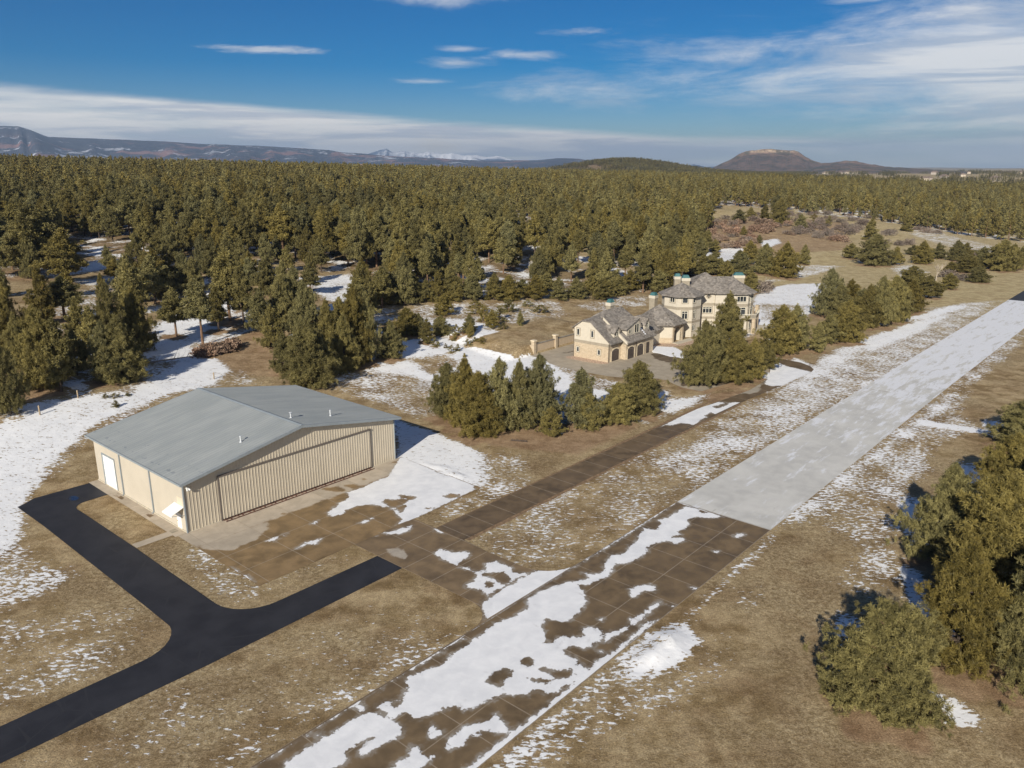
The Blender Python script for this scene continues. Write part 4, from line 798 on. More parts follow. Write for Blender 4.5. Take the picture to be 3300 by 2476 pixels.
def shrub_mesh(seed,r,h,mt,nt=150,leaf=.3,ntri=5,wd=.3):
    g=np.random.default_rng(seed); u=g.random(nt)**.5; a=g.uniform(0,6.28,nt); z=g.uniform(.05,1,nt)**.7
    rr=r*u*np.sqrt(np.clip(1-(z*.85)**2,0,1))*(1+.25*np.sin(a*3+seed)+.15*np.sin(a*5)); C=np.column_stack([rr*np.cos(a),rr*np.sin(a),z*h*(1+.2*np.sin(a*2+seed))])
    V,T,A=tufts(C,g.uniform(.7,1.3,nt)*leaf,ntri,g,up=.8,wid=wd); me=npmesh('shrub',V,T,4); q=me.attributes.new('tuft','FLOAT','POINT'); q.data.foreach_set('value',(A*.95).astype(np.float32)); me.materials.append(mt); return me
def make_shrubs():
    g=np.random.default_rng(3)
    K=[(shrub_mesh(1,2.6,2.2,OAK,170,.5),'o'),(shrub_mesh(2,3.0,2.4,TWIG,190,.55,6,.14),'t'),(shrub_mesh(3,2.2,1.8,OAK,140,.45),'o'),(shrub_mesh(4,2.6,2.0,TWIG,170,.5,6,.14),'t')]
    def put(k,px,py,s,group,label,name='scrub_oak'):
        x,y=at(px,py); o=bpy.data.objects.new(name,K[k][0]); COL.objects.link(o); o.location=(x,y,float(terr(x,y))-.1); o.rotation_euler=(0,0,g.uniform(0,6.28)); o.scale=(s*g.uniform(.85,1.3),s*g.uniform(.85,1.3),s*g.uniform(.8,1.15)); tag(o,label,'shrub',group)
    # the thicket beyond the house
    poly=((2270,790),(2275,725),(2340,700),(2440,690),(2560,690),(2680,690),(2740,690),(2800,700),(2790,730),(2740,770),(2640,770),(2580,765),(2450,770),(2420,800),(2330,815)); n=0
    while n<150:
        px,py=g.uniform(2265,2800),g.uniform(685,815)
        if polysd(poly,np.array([px]),np.array([py]))[0]<0: continue
        red=(px<2560 and py>715) and g.random()<.7; k=(0 if g.random()<.5 else 2) if red else (1 if g.random()<.5 else 3)
        put(k,px,py,g.uniform(.8,1.35),'scrub oaks in the thicket beyond the house','rusty brown scrub oak in the thicket right of the dense wood' if red else 'bare grey scrub oak in the thicket right of the dense wood'); n+=1
    for px,py,k in ((2690,775,0),(2720,780,0),(2705,768,2),(2870,758,1),(2860,755,3),(2820,785,1),(2850,790,1),(2890,792,3),(2930,790,1),(2960,742,3),(2990,748,1),(3020,752,3),(3130,820,1),(3140,828,3),(3060,895,1),(3090,905,3),(2455,945,1),(2462,935,1),(2640,765,3)):
        for j in range(2): put(k,px+g.uniform(-9,9),py+g.uniform(-3,3),1.1,'scrub oaks dotted over the field','low bare scrub oak clump out in the dry field')
    for i in range(14): put(0 if i%2 else 2,640+i*9+g.uniform(-4,4),1152-i*2+g.uniform(-9,6),.8,'rusty shrubs on the bank behind the hangar','small rusty brown shrub on the bank between the gully and the hangar')
    for i in range(10): put(0,690+g.uniform(-70,90),860+g.uniform(-12,12),.9,'rusty shrubs under the front ranks of the wood','rusty undergrowth shrub at the foot of the dense wood')
    # grey brush clearings inside the wood
    for px,py in ((1580,760),(1610,770),(1650,765),(1980,770),(2010,800),(2040,830),(2060,800),(1700,775),(1820,790)):
        for j in range(2): put(1 if j else 3,px+g.uniform(-10,10),py+g.uniform(-5,5),1.1,'grey brush in gaps of the wood','bare grey brush filling a gap in the dense wood')
def bare_tree():
    g=random.Random(4); x,y=at(3016,907); h=zat(x,y,826); e=empty('bare_tree',(x,y,0),0,'leafless pale deciduous tree among dark pines in the dry field','bare tree'); tk=MB(); tw=MB()
    def br(p,d,L,r,n):
        q=p+d*L; (tk if n>3 else tw).tube(p,q,r,r*.6,5)
        if n==0: return
        for i in range(3 if n>1 else 4):
            nd=(d+Vector((g.uniform(-.7,.7),g.uniform(-.7,.7),g.uniform(-.05,.5)))).normalized(); br(q if i<2 else p+d*L*.6,nd,L*g.uniform(.6,.8),r*.55,n-1)
    br(Vector((0,0,-.2)),Vector((0,0,1)),h*.28,h*.022,5)
    m=mat('pale_bark',(.42,.36,.29),.9,var=.2); tk.build('trunk',m,e); tw.build('twigs',m,e)
def fallen_tree():
    x,y=at(545,1172); z=float(terr(x,y)); e=empty('fallen_tree',(x,y,z+.3),R(20),'fallen dead grey tree lying across the snow gully','fallen tree'); g=random.Random(2); t=MB(); b=MB()
    t.tube((-4,0,.2),(4.5,0,.9),.22,.06,7)
    for i in range(46):
        s=g.uniform(-2.5,4.2); p=(s,0,.2+(s+4)*.08); b.tube(p,(s+g.uniform(.3,1),g.uniform(-1.8,1.8),p[2]+g.uniform(-.4,1.6)),.035,.01,4)
    m=mat('dead_wood',(.26,.22,.19),.9,var=.3); t.build('trunk',m,e); b.build('branches',m,e)
# ---------------------------------------------------------------- hangar
class HB:
    """meshes given in (u,v,z) metres of the airfield frame, hung under an Empty at (u0,v0)"""
    def __init__(s,name,u0,v0,label,cat,z0=0.0,group=None):
        s.u0,s.v0,s.z0=u0,v0,z0; x,y=W(u0,v0); s.e=empty(name,(x,y,z0),RZ,label,cat,group)
    def b(s,mb,name,mt,parent=None,bevel=0):
        mb.v=[(x-s.u0,y-s.v0,z-s.z0) for x,y,z in mb.v]; return mb.build(name,mt,parent or s.e,bevel=bevel)
def corr(mb,p0,p1,z0,ztop,pitch,depth,nrm,rw=.28,mi=0):
    """ribbed sheet-metal wall from p0 to p1; ztop(t) gives the top"""
    L=math.hypot(p1[0]-p0[0],p1[1]-p0[1]); S=[0.0]; D=[0.0]; s=pitch*.5
    while s+pitch*.5<L:
        a=pitch*rw*.5
        S+=[s-a-depth*.5,s-a,s+a,s+a+depth*.5]; D+=[0,depth,depth,0]; s+=pitch
    S.append(L);D.append(0); vs=[];n=len(S)
    for q in (0,1):
        for s_,d in zip(S,D):
            t=s_/L; vs.append((p0[0]+(p1[0]-p0[0])*t+nrm[0]*d,p0[1]+(p1[1]-p0[1])*t+nrm[1]*d,ztop(t) if q else (z0(t) if callable(z0) else z0)))
    mb.add(vs,[(i,i+1,n+i+1,n+i) for i in range(n-1)],mi)
def wallhit(p0,p1,px,py):
    """(distance along the wall, height) where a photo pixel's line of sight meets the wall p0-p1"""
    r=ray(px,py); ru,rv=r[0]*UX+r[1]*UY,r[0]*VX+r[1]*VY; cu,cv=UVof(0,0); dx,dy=p1[0]-p0[0],p1[1]-p0[1]; L=math.hypot(dx,dy); dx/=L; dy/=L
    nx,ny=dy,-dx; t=((p0[0]-cu)*nx+(p0[1]-cv)*ny)/(ru*nx+rv*ny); u,v=cu+ru*t,cv+rv*t
    return (u-p0[0])*dx+(v-p0[1])*dy, CH+r[2]*t
def make_hangar():
    H=HB('hangar',0,0,'tan corrugated metal aircraft hangar with a wide door and grey ribbed roof','hangar')
    TAN=mat('tan_sheet_metal',(.49,.43,.335),.5,var=.05,scale=.4); TAN2=mat('smooth_tan_sheet',(.51,.46,.38),.5,var=.04,scale=.3)
    TRIM=mat('grey_trim',(.25,.28,.30),.5,var=.08); ROOF=mat('grey_roof_sheet',fn=roof_fn); WHITE=mat('white_paint',(.80,.80,.78),.5,var=.04); DARK=mat('dark_gap',(.05,.045,.04),.8)
    RUST=mat('red_brown_steel',(.12,.06,.045),.6,var=.3); u1=32.16; D=25.0; zt=lambda u:9.28-.1815*abs(u-16.08)
    f=MB(); corr(f,(0,0),(4.3,0),0,lambda t:zt(4.3*t),.42,.04,(0,-1),.17); corr(f,(27.74,0),(u1,0),0,lambda t:zt(27.74+4.42*t),.42,.04,(0,-1),.17)
    corr(f,(4.3,0),(16.08,0),5.95,lambda t:zt(4.3+11.78*t),.42,.04,(0,-1),.17); corr(f,(16.08,0),(27.74,0),5.95,lambda t:zt(16.08+11.66*t),.42,.04,(0,-1),.17)
    H.b(f,'front_wall',TAN)
    s=MB(); corr(s,(0,D),(0,0),0,lambda t:zt(0),.21,.012,(-1,0)); 
    s.add([(u1,0,0),(u1,D,0),(u1,D,zt(u1)),(u1,0,zt(u1))],[(0,1,2,3)]); s.add([(0,D,0),(u1,D,0),(u1,D,zt(u1)),(16.08,D,9.28),(0,D,zt(0))],[(0,1,2,3,4)]); H.b(s,'side_wall',TAN2)
    d=MB(); corr(d,(4.45,-.16),(27.6,-.16),.22,lambda t:5.72,.42,.04,(0,-1),.17); d.box((4.45,-.15,.22),(27.6,-.02,5.72)); dr=H.b(d,'hangar_door',TAN)
    t=MB(); t.box((4.28,-.24,5.74),(27.78,-.01,5.95)); t.box((4.30,-.20,0.03),(4.42,-.01,5.74)); t.box((27.63,-.19,0.03),(27.71,-.01,5.74)); H.b(t,'door_frame',mat('brown_trim',(.13,.11,.095),.6,var=.1))
    r=MB(); 
    for vv in (-.26,-.82): r.box((4.5,vv-.04,.05),(27.6,vv+.04,.15))
    k=4.6
    while k<27.5: r.tube((k,-.26,.12),(k+.25,-.8,.12),.035,n=4); r.box((k+.7,-.82,.06),(k+.78,-.26,.13)); k+=1.55
    H.b(r,'door_bottom_truss',RUST,dr)
    # roof: two ribbed slopes
    for sgn in (-1,1):
        m=MB(); v0,v1=-.95,D+.85; S=[v0];Z=[0]; p=v0+.15
        while p<v1-.15: S+=[p-.045,p-.02,p+.02,p+.045]; Z+=[0,.045,.045,0]; p+=.305
        S.append(v1);Z.append(0); n=len(S); ze=9.6-.1815*16.7; ue=16.08+sgn*16.7
        m.add([(16.08,a,9.6+b) for a,b in zip(S,Z)]+[(ue,a,ze+b) for a,b in zip(S,Z)],[(i,i+1,n+i+1,n+i) for i in range(n-1)])
        m.add([(16.08,v0,9.32),(ue,v0,ze-.24),(ue,v1,ze-.24),(16.08,v1,9.32)],[(0,1,2,3)])
        H.b(m,'roof_slope',ROOF)
        g=MB(); g.add([(16.08,v0-.03,9.64),(ue,v0-.03,ze+.05),(ue,v0-.03,ze-.3),(16.08,v0-.03,9.26),(16.08,v0+.1,9.64),(ue,v0+.1,ze+.05),(ue,v0+.1,ze-.3),(16.08,v0+.1,9.26)],[(0,1,2,3),(4,5,6,7),(0,1,5,4),(3,2,6,7),(1,2,6,5)])
        g.box((min(ue,ue+sgn*.14),v0-.03,ze-.22),(max(ue,ue+sgn*.14),v1,ze+.02)); H.b(g,'gutter' if sgn>0 else 'eaves_trim',TRIM)
    c=MB(); c.add([(15.75,-.98,9.59),(16.08,-.98,9.7),(16.41,-.98,9.59),(15.75,D+.86,9.59),(16.08,D+.86,9.7),(16.41,D+.86,9.59)],[(0,1,4,3),(1,2,5,4),(0,1,2),(3,4,5)]); H.b(c,'ridge_cap',TRIM)
    for u,v,hh,cap in ((9.2,2.4,.75,0),(17.3,3.4,.78,1),(23.3,2.9,.8,0)):
        z=9.6-.1815*abs(u-16.08); m=MB(); m.tube((u,v,z-.1),(u,v,z+hh),.09,n=10); m.tube((u,v,z),(u,v,z+.14),.2,.1,10)
        if cap: m.tube((u,v,z+hh*.75),(u,v,z+hh),.09,.24,10); m.tube((u,v,z+hh),(u,v,z+hh+.06),.24,.05,10)
        else: m.tube((u,v,z+hh),(u,v,z+hh+.1),.13,.13,10)
        H.b(m,'roof_vent',mat('galvanised',(.62,.64,.66),.35,.2,var=.08))
    m=MB(); m.box((-.05,18.85,.05),(.0,22.3,4.4)); 
    for i in range(12): m.box((-.075,18.85,.1+i*.36),(-.05,22.3,.42+i*.36))
    rd=H.b(m,'roll_up_door',WHITE); m=MB(); m.box((-.12,22.3,.03),(-.0,22.62,4.62)); m.box((-.1,18.7,.03),(0,18.85,4.62)); m.box((-.1,18.85,4.42),(0,22.3,4.62)); H.b(m,'door_jamb',TRIM)
    for v in (16.9,8.42):
        m=MB(); m.box((-.16,v-.07,.12),(-.02,v+.07,6.1)); m.box((-.3,v-.07,.06),(-.02,v+.07,.16)); m.box((-.32,v-.3,6.1),(-.02,v+.3,6.3)); H.b(m,'downspout',TRIM)
    m=MB(); m.box((-.13,-.14,0.03),(.02,.0,6.2)); H.b(m,'corner_trim',TRIM); m=MB(); m.box((u1-.02,-.12,.03),(u1+.08,.02,6.2)); H.b(m,'corner_trim',TRIM)
    
    for a_,b_ in (((-.12,-.02,.03),(-.012,25.0,.16)),((0,-.1,.03),(4.3,-.0,.1)),((27.8,-.1,.03),(u1,-.0,.1))): m=MB(); m.box(a_,b_); H.b(m,'foundation_strip',mat('pale_concrete',(.48,.43,.34),.9,var=.12))
    m=MB(); m.box((-.06,1.22,.05),(.0,2.22,2.08)); dd=H.b(m,'entry_door',WHITE); m=MB(); m.box((-.13,2.03,.98),(-.06,2.12,1.06)); H.b(m,'handle',mat('brass',(.45,.35,.15),.3,.8),dd)
    m=MB(); m.add([(-.02,.28,3.25),(-.02,2.55,3.25),(-1.55,2.55,2.62),(-1.55,.28,2.62),(-.02,.28,3.18),(-.02,2.55,3.18),(-1.55,2.55,2.55),(-1.55,.28,2.55)],[(0,1,2,3),(7,6,5,4),(0,3,7,4),(1,5,6,2),(3,2,6,7)])
    m.box((-1.58,.26,2.42),(-1.53,2.57,2.6)); aw=H.b(m,'awning',WHITE); 
    for v in (.3,2.5): m=MB(); m.tube((-.05,v,2.2),(-1.5,v,2.5),.03,n=5); H.b(m,'strut',TRIM,aw)
    m=MB(); m.box((-.03,.35,3.3),(-.013,1.75,4.3)); H.b(m,'patch_panel',mat('pale_tan_panel',(.60,.53,.41),.5,var=.04))
    m=MB(); m.box((.35,-.3,5.55),(.6,-.06,5.7)); m.tube((.38,-.32,5.55),(.32,-.5,5.4),.09,.13,8); m.tube((.58,-.32,5.55),(.64,-.5,5.4),.09,.13,8); H.b(m,'security_light',WHITE)
    m=MB(); m.box((-1.3,1.25,.0),(-.45,2.2,.035)); o=HB('floor_mat',-1.3,1.25,'small square drain cover set in the path by the hangar side door','drain cover',.03).b(m,'cover',mat('mat_grey',(.30,.26,.20),.9)); 
def roof_fn(w,bs,co):
    x,y,_=w.sep(co)[:3]; n=w.noise(w.mapping(co,sc=(.25,1,1)),.5,5,.6); fine=w.noise(w.mapping(co,sc=(.15,3.3,1)),1,3,.5)
    c=w.mix(w.mr(n,.3,.7),(.28,.30,.30),(.35,.365,.36)); st=w.m('SINE',w.m('MULTIPLY',y,6.2832/.61)); c=w.mix(w.mr(st,.3,1.0,0,.45),c,(.20,.22,.235)); c=w.mix(w.mr(fine,.4,.7,0,.5),c,(.25,.27,.285))
    # rows of faint marks above the lower eave
    cell=w.noise(w.mapping(co,sc=(1.6,1.6,1)),1.0,2,.5); row=w.mr(x,.2,4.8,1,0); c=w.mix(w.m('MULTIPLY',w.mr(cell,.58,.64,0,.55),w.m('MULTIPLY',row,w.mr(w.m('SINE',w.m('MULTIPLY',x,3.3)),.6,.9))),c,(.13,.15,.18))
    w.set(bs.inputs['Base Color'],c); bs.inputs['Roughness'].default_value=.42; bs.inputs['Metallic'].default_value=.0; bs.inputs['Specular IOR Level'].default_value=.6
# ---------------------------------------------------------------- house
def shingle_fn(w,bs,co):
    v=w.n('ShaderNodeTexVoronoi',i={'Vector':w.mapping(co,sc=(1.6,1.6,2.6)),'Scale':1.25}); n=w.noise(co,.5,4,.6)
    k=w.sep(v.outputs['Color'])[0]; c=w.mix(k,(.115,.10,.085),(.30,.265,.23)); c=w.mix(w.mr(n,.35,.65,.0,.4),c,(.20,.185,.17)); w.set(bs.inputs['Base Color'],c); bs.inputs['Roughness'].default_value=.9
    bp=w.n('ShaderNodeBump',i={'Strength':.7,'Distance':.08,'Height':k}); w.set(bs.inputs['Normal'],bp.outputs[0])
def stone_fn(w,bs,co):
    x,y,z=w.sep(co)[:3]; p=w.comb(w.m('ADD',x,w.m('MULTIPLY',y,1.1)),w.m('MULTIPLY',z,1.0)); b=w.n('ShaderNodeTexBrick',i={'Vector':p,'Scale':1.0,'Color1':(.50,.40,.28),'Color2':(.38,.30,.21),'Mortar':(.32,.26,.19),'Brick Width':.75,'Row Height':.22,'Mortar Size':.02,'Bias':.1})
    n=w.noise(co,2.5,4,.7); c=w.mix(w.mr(n,.35,.65,.0,.6),b.outputs[0],(.54,.46,.34)); w.set(bs.inputs['Base Color'],c); bs.inputs['Roughness'].default_value=.9
def glass_fn(w,bs,co):
    n=w.noise(co,.9,3,.5); w.set(bs.inputs['Base Color'],w.mix(w.mr(n,.4,.6),(.015,.018,.02),(.05,.055,.06))); bs.inputs['Roughness'].default_value=.12; bs.inputs['Specular IOR Level'].default_value=.7
def window(H,p0,p1,s0,s1,z0,z1,nv=1,nh=0,arch=0,trim=.2,glass=None,lab=None):
    dx,dy=p1[0]-p0[0],p1[1]-p0[1]; L=math.hypot(dx,dy); dx/=L;dy/=L; nx,ny=dy,-dx
    def P(s,z,o): return (p0[0]+dx*s+nx*o,p0[1]+dy*s+ny*o,z)
    def bx(m,a,b,c,d,o0,o1): m.add([P(a,c,o0),P(b,c,o0),P(b,c,o1),P(a,c,o1),P(a,d,o0),P(b,d,o0),P(b,d,o1),P(a,d,o1)],[(0,3,2,1),(4,5,6,7),(0,1,5,4),(1,2,6,5),(2,3,7,6),(3,0,4,7)])
    TR=mat('taupe_trim',(.30,.255,.19),.8,var=.08); WF=mat('cream_frame',(.70,.66,.55),.6,var=.05); G=mat('window_glass',fn=glass_fn)
    t=MB(); e=trim
    for a,b,c,d in ((s0-e,s0,z0-e,z1+e),(s1,s1+e,z0-e,z1+e),(s0,s1,z0-e,z0),(s0,s1,z1,z1+e)): bx(t,a,b,c,d,-.02,.06)
    wn=H.b(t,'window',TR); f=MB(); q=.09
    for a,b,c,d in ((s0,s0+q,z0,z1),(s1-q,s1,z0,z1),(s0+q,s1-q,z0,z0+q),(s0+q,s1-q,z1-q,z1)): bx(f,a,b,c,d,-.0,.085)
    for i in range(1,nv+1): s=s0+(s1-s0)*i/(nv+1); bx(f,s-.04,s+.04,z0+q,z1-q,0,.08)
    for i in range(nh): bx(f,s0+q,s1-q,z1-(z1-z0)*.26-.04,z1-(z1-z0)*.26+.04,0,.075)
    H.b(f,'frame',WF,wn); g=MB(); bx(g,s0+.02,s1-.02,z0+.02,z1-.02,.01,.035); H.b(g,'pane',glass or G,wn); return wn
B5=crop(2080,860,5.821); A6=crop(1820,950,6.703)
def winpix(H,p0,p1,cf,x0,y0,x1,y1,**k):
    a,za=wallhit(p0,p1,*cf(x0,(y0+y1)/2)); b,_=wallhit(p0,p1,*cf(x1,(y0+y1)/2)); _,zt=wallhit(p0,p1,*cf((x0+x1)/2,y0)); _,zb=wallhit(p0,p1,*cf((x0+x1)/2,y1))
    return window(H,p0,p1,min(a,b),max(a,b),zb,zt,**k)
def pyramid(P,ze,apex,za,th=.22):
    m=MB(); n=len(P); m.add([(p[0],p[1],ze) for p in P]+[(apex[0],apex[1],za)]+[(p[0],p[1],ze-th) for p in P],[(i,(i+1)%n,n) for i in range(n)]+[(i,(i+1)%n,n+1+(i+1)%n,n+1+i) for i in range(n)]+[tuple(n+1+i for i in range(n))]); return m
def hip(P,ze,r0,r1,zr,th=.22):
    """P: four corners, ridge r0-r1 (r0 near edge P0P3, r1 near edge P1P2)"""
    m=MB(); m.add([(p[0],p[1],ze) for p in P]+[(r0[0],r0[1],zr),(r1[0],r1[1],zr)]+[(p[0],p[1],ze-th) for p in P],[(0,1,5,4),(1,2,5),(2,3,4,5),(3,0,4)]+[(i,(i+1)%4,6+(i+1)%4,6+i) for i in range(4)]+[(6,7,8,9)]); return m
def octo(c,r,a0,n=8): return [(c[0]+r*math.cos(R(a0+360/n*i)),c[1]+r*math.sin(R(a0+360/n*i))) for i in range(n)]
def chimney(H,u,v,z0,z1,a,b,rot=0):
    c,s=math.cos(R(rot)),math.sin(R(rot)); q=lambda k,l:[(u+x*k*c-y*l*s,v+x*k*s+y*l*c) for x,y in ((-1,-1),(1,-1),(1,1),(-1,1))]
    m=MB(); m.prism(q(a,b),z0,z1-.75); ch=H.b(m,'chimney',mat('taupe_render',(.30,.26,.20),.9,var=.1)); m=MB(); m.prism(q(a+.12,b+.12),z1-.75,z1); H.b(m,'cornice',mat('cream_stucco',(.51,.46,.375),.85,var=.05),ch)
    m=MB(); m.prism(q(a+.02,b+.02),z1,z1+.75,top=q(a*.62,b*.62)); H.b(m,'cap',mat('green_copper',(.045,.125,.130),.5,var=.15),ch)
def make_house():
    CR=mat('cream_stucco',(.51,.46,.375),.85,var=.05); ST=mat('buff_stone',fn=stone_fn); BELT=mat('taupe_render',(.30,.26,.20),.9,var=.1); RF=mat('grey_shingles',fn=shingle_fn); DK=mat('dark_brown_door',(.060,.046,.038),.6,var=.2); EDGE=mat('dark_eaves',(.09,.075,.06),.8)
    # ---- garage wing
    H=HB('garage_house',102.2,9.6,'cream and stone garage house with three arched brown doors and dormers','house')
    u0=102.2; uS=107.0; u1=118.6; 
    m=MB(); m.prism([(u0,9.6),(uS,9.6),(uS,8.1),(u1,8.1),(u1,19.0),(u0,19.0)],-.3,3.45); H.b(m,'stone_wall',ST)
    m=MB(); m.prism([(u0-.03,9.57),(uS,9.57),(uS-.03,8.07),(u1+.03,8.07),(u1+.03,19.03),(u0-.03,19.03)],3.45,4.1); H.b(m,'belt_course',BELT)
    m=MB()   # upper gable end and body
    g=[(9.6,4.1),(9.6,4.85),(14.55,8.6),(16.7,8.6),(18.98,6.9),(18.98,4.1)]; n=len(g)
    m.add([(u0,a,b) for a,b in g]+[(uS+.2,a,b) for a,b in g],[tuple(range(n-1,-1,-1)),tuple(range(n,2*n))]+[(i,(i+1)%n,n+(i+1)%n,n+i) for i in range(n)])
    for ua,ub,g in ((uS,108.8,[(8.1,3.95),(8.1,4.3),(13.9,8.6),(17.2,8.6),(19.0,7.3),(19.0,3.95)]),(108.8,u1-2.8,[(8.1,3.95),(8.1,4.3),(15.65,9.95),(19.0,7.4),(19.0,3.95)]),(u1-2.8,u1-.2,[(8.1,3.95),(8.1,4.1),(19.0,5.2),(19.0,3.95)])):
      n=len(g); m.add([(ua,a,b) for a,b in g]+[(ub,a,b) for a,b in g],[tuple(range(n-1,-1,-1)),tuple(range(n,2*n))]+[(i,(i+1)%n,n+(i+1)%n,n+i) for i in range(n)])
    H.b(m,'upper_wall',CR)
    def slope(pts,th=.2):
        m=MB(); n=len(pts); m.add(pts+[(a,b,c-th) for a,b,c in pts],[tuple(range(n)),tuple(range(2*n-1,n-1,-1))]+[(i,(i+1)%n,n+(i+1)%n,n+i) for i in range(n)]); return m
    ro=-.45
    H.b(slope([(u0+ro,8.75,4.28),(uS-.0,8.75,4.28),(uS-.0,15.3,9.2),(109,15.6,9.45),(u0+ro,14.55,8.75)]),'roof_slope',RF)
    H.b(slope([(u0+ro,19.5,6.75),(u0+ro,16.7,8.75),(109,15.7,9.45),(uS,15.7,9.4),(uS,19.5,6.75)]),'roof_slope',RF)
    H.b(slope([(u0+ro,14.55,8.75),(109,15.65,9.5),(u0+ro,16.7,8.75)]),'hip_end',RF)
    H.b(slope([(uS-.35,7.45,3.95),(u1+.2,7.45,3.95),(u1-2.6,15.65,10.15),(108.6,15.65,10.15),(uS-.35,14.2,9.0)]),'roof_slope',RF)
    H.b(slope([(uS-.35,19.6,7.2),(uS-.35,17.0,9.1),(108.6,15.65,10.15),(u1-2.6,15.65,10.15),(u1+.2,19.6,7.2)]),'roof_slope',RF)
    H.b(slope([(uS-.35,14.2,9.0),(108.6,15.65,10.15),(uS-.35,17.0,9.1)]),'hip_end',RF); H.b(slope([(u1+.2,7.45,3.95),(u1+.2,19.6,7.2),(u1-2.6,15.65,10.15)]),'hip_end',RF)
    m=MB(); m.prism([(uS-.42,7.6),(uS-.02,7.6),(uS-.02,14.3),(uS-.42,14.3)],[3.55,3.55,8.0,8.0],[4.12,4.12,9.0,9.0]); H.b(m,'parapet',CR)
    for i,(a,b,v) in enumerate(((103.45,106.4,9.6),(107.6,110.3,8.1),(111.55,114.25,8.1))):
        N=8; arc=[(a+(b-a)*k/N,2.30+.45*math.sin(math.pi*k/N)) for k in range(N+1)]; m=MB()
        P=[(a,0.03)]+[(b,0.03)]+arc[::-1]; n=len(P); m.add([(x,v-.03,z) for x,z in P]+[(x,v+.05,z) for x,z in P],[tuple(range(n)),tuple(range(2*n-1,n-1,-1))]+[(k,(k+1)%n,n+(k+1)%n,n+k) for k in range(n)])
        d=H.b(m,'garage_door',DK); m=MB()
        for k in range(1,6): x=a+(b-a)*k/6; m.box((x-.025,v-.05,.1),(x+.025,v-.03,2.15))
        for k in range(8): x=a+.25+(b-a-.5)*k/7; m.box((x-.09,v-.055,2.18),(x+.09,v-.032,2.42))
        H.b(m,'door_battens',mat('door_batten',(.13,.11,.10),.6),d)
        m=MB()
        for k in range(N): (x0,z0),(x1,z1)=arc[k],arc[k+1]; m.add([(x0,v-.1,z0),(x1,v-.1,z1),(x1,v-.1,z1+.28),(x0,v-.1,z0+.28),(x0,v,z0),(x1,v,z1),(x1,v,z1+.28),(x0,v,z0+.28)],[(0,1,2,3),(0,4,5,1),(3,2,6,7)])
        m.box((a-.28,v-.1,0.02),(a,v,2.4)); m.box((b,v-.1,0.02),(b+.28,v,2.4)); H.b(m,'arch_surround',mat('cream_surround',(.60,.51,.37),.85,var=.06))
    m=MB(); m.box((115.5,8.04,.03),(116.7,8.12,2.6)); H.b(m,'entry_door',DK)
    G0=(u0,18.96); G1=(u0,9.6)
    for x0,y0,x1,y1 in ((265,728,325,875),(568,778,630,930),(257,1118,315,1228),(708,1190,775,1306)): winpix(H,G0,G1,A6,x0,y0,x1,y1,nv=0,trim=.2)
    for v,uu,z0,z1 in ((19.05,u0-.08,.1,6.6),(9.5,u0-.08,.1,4.1)): m=MB(); m.tube((uu,v,z0),(uu,v,z1),.055,n=6); H.b(m,'downspout',EDGE)
    m=MB(); m.tube((111,8.0,.1),(111,8.0,3.7),.055,n=6); H.b(m,'downspout',EDGE)
    # dormers: front face stands on the roof slope z=3.95+.756(v-7.45)
    def dormer(ua,ub,up,vf,zl,zr,zp,wins,A=False):
        z0,v0,k=(4.28,8.75,.751) if A else (3.95,7.45,.756); base=lambda v:z0+k*(v-v0); bk=lambda z:v0+(z-z0)/k
        zb=base(vf)-.15; m=MB()
        m.add([(ua,vf,zb),(ub,vf,zb),(ub,vf,zr),(up,vf,zp-.12),(ua,vf,zl),(ua,bk(zl),zl-.05),(ub,bk(zr),zr-.05),(up,bk(zp),zp-.15)],[(0,1,2,3,4),(0,4,5),(1,6,2),(4,3,7,5),(2,6,7,3)]); d=H.b(m,'dormer',CR)
        o=.32; m=MB()
        for e,ze in ((ua,zl),(ub,zr)):
            q=e+(e-up)*.16; zq=ze+(ze-zp)*.12
            P=[(up,vf-o,zp),(q,vf-o,zq),(q,bk(zq)+.35,zq),(up,bk(zp)+.45,zp)]; m.add(P+[(a,b,c-.15) for a,b,c in P],[(0,1,2,3),(7,6,5,4),(0,4,5,1),(1,5,6,2)])
        H.b(m,'dormer_roof',RF,d)
        for a,b,c,e in wins: window(H,(ua,vf),(ub,vf),a-ua,b-ua,c,e,nv=1 if b-a>1 else 0,trim=.09)
    dormer(104.65,106.95,106.05,9.95,6.35,6.5,7.65,((105.0,106.3,5.35,6.5),),True)
    dormer(108.4,114.1,113.0,9.0,6.9,6.7,8.65,((109.0,110.4,5.45,6.45),(111.5,113.4,5.3,7.35)))
    dormer(116.3,118.4,117.4,9.3,6.6,6.6,7.95,((116.8,117.9,5.6,6.9),))
    chimney(H,112.8,16.6,8.8,11.4,.85,.6)
    # snow lying on the shaded lower roof
    m=MB()
    for i in range(5): x=114.9+i*.1; m.add([(x,8.2+i*.45,3.95+.756*(.75+i*.45)+.03),(x+.6,8.2+i*.45,3.95+.756*(.75+i*.45)+.03),(x+.6,8.45+i*.45,3.95+.756*(1.0+i*.45)+.03),(x,8.45+i*.45,3.95+.756*(1.0+i*.45)+.03)],[(0,1,2,3)])
    H.b(m,'roof_snow',mat('old_snow',(.8,.81,.84),.6,var=.05))
    # ---- link and entry tower
    H=HB('entry_pavilion',131.5,13.9,'round entry pavilion with grey conical roof and a dark archway','house')
    m=MB(); m.prism([(118.6,11.3),(127.5,11.3),(127.5,18.5),(118.6,18.5)],-.3,3.6); H.b(m,'link_wall',CR)
    H.b(hip([(118.0,10.5),(129,10.5),(129,19.3),(118.0,19.3)],3.75,(119,14.9),(128,14.9),7.2),'link_roof',RF)
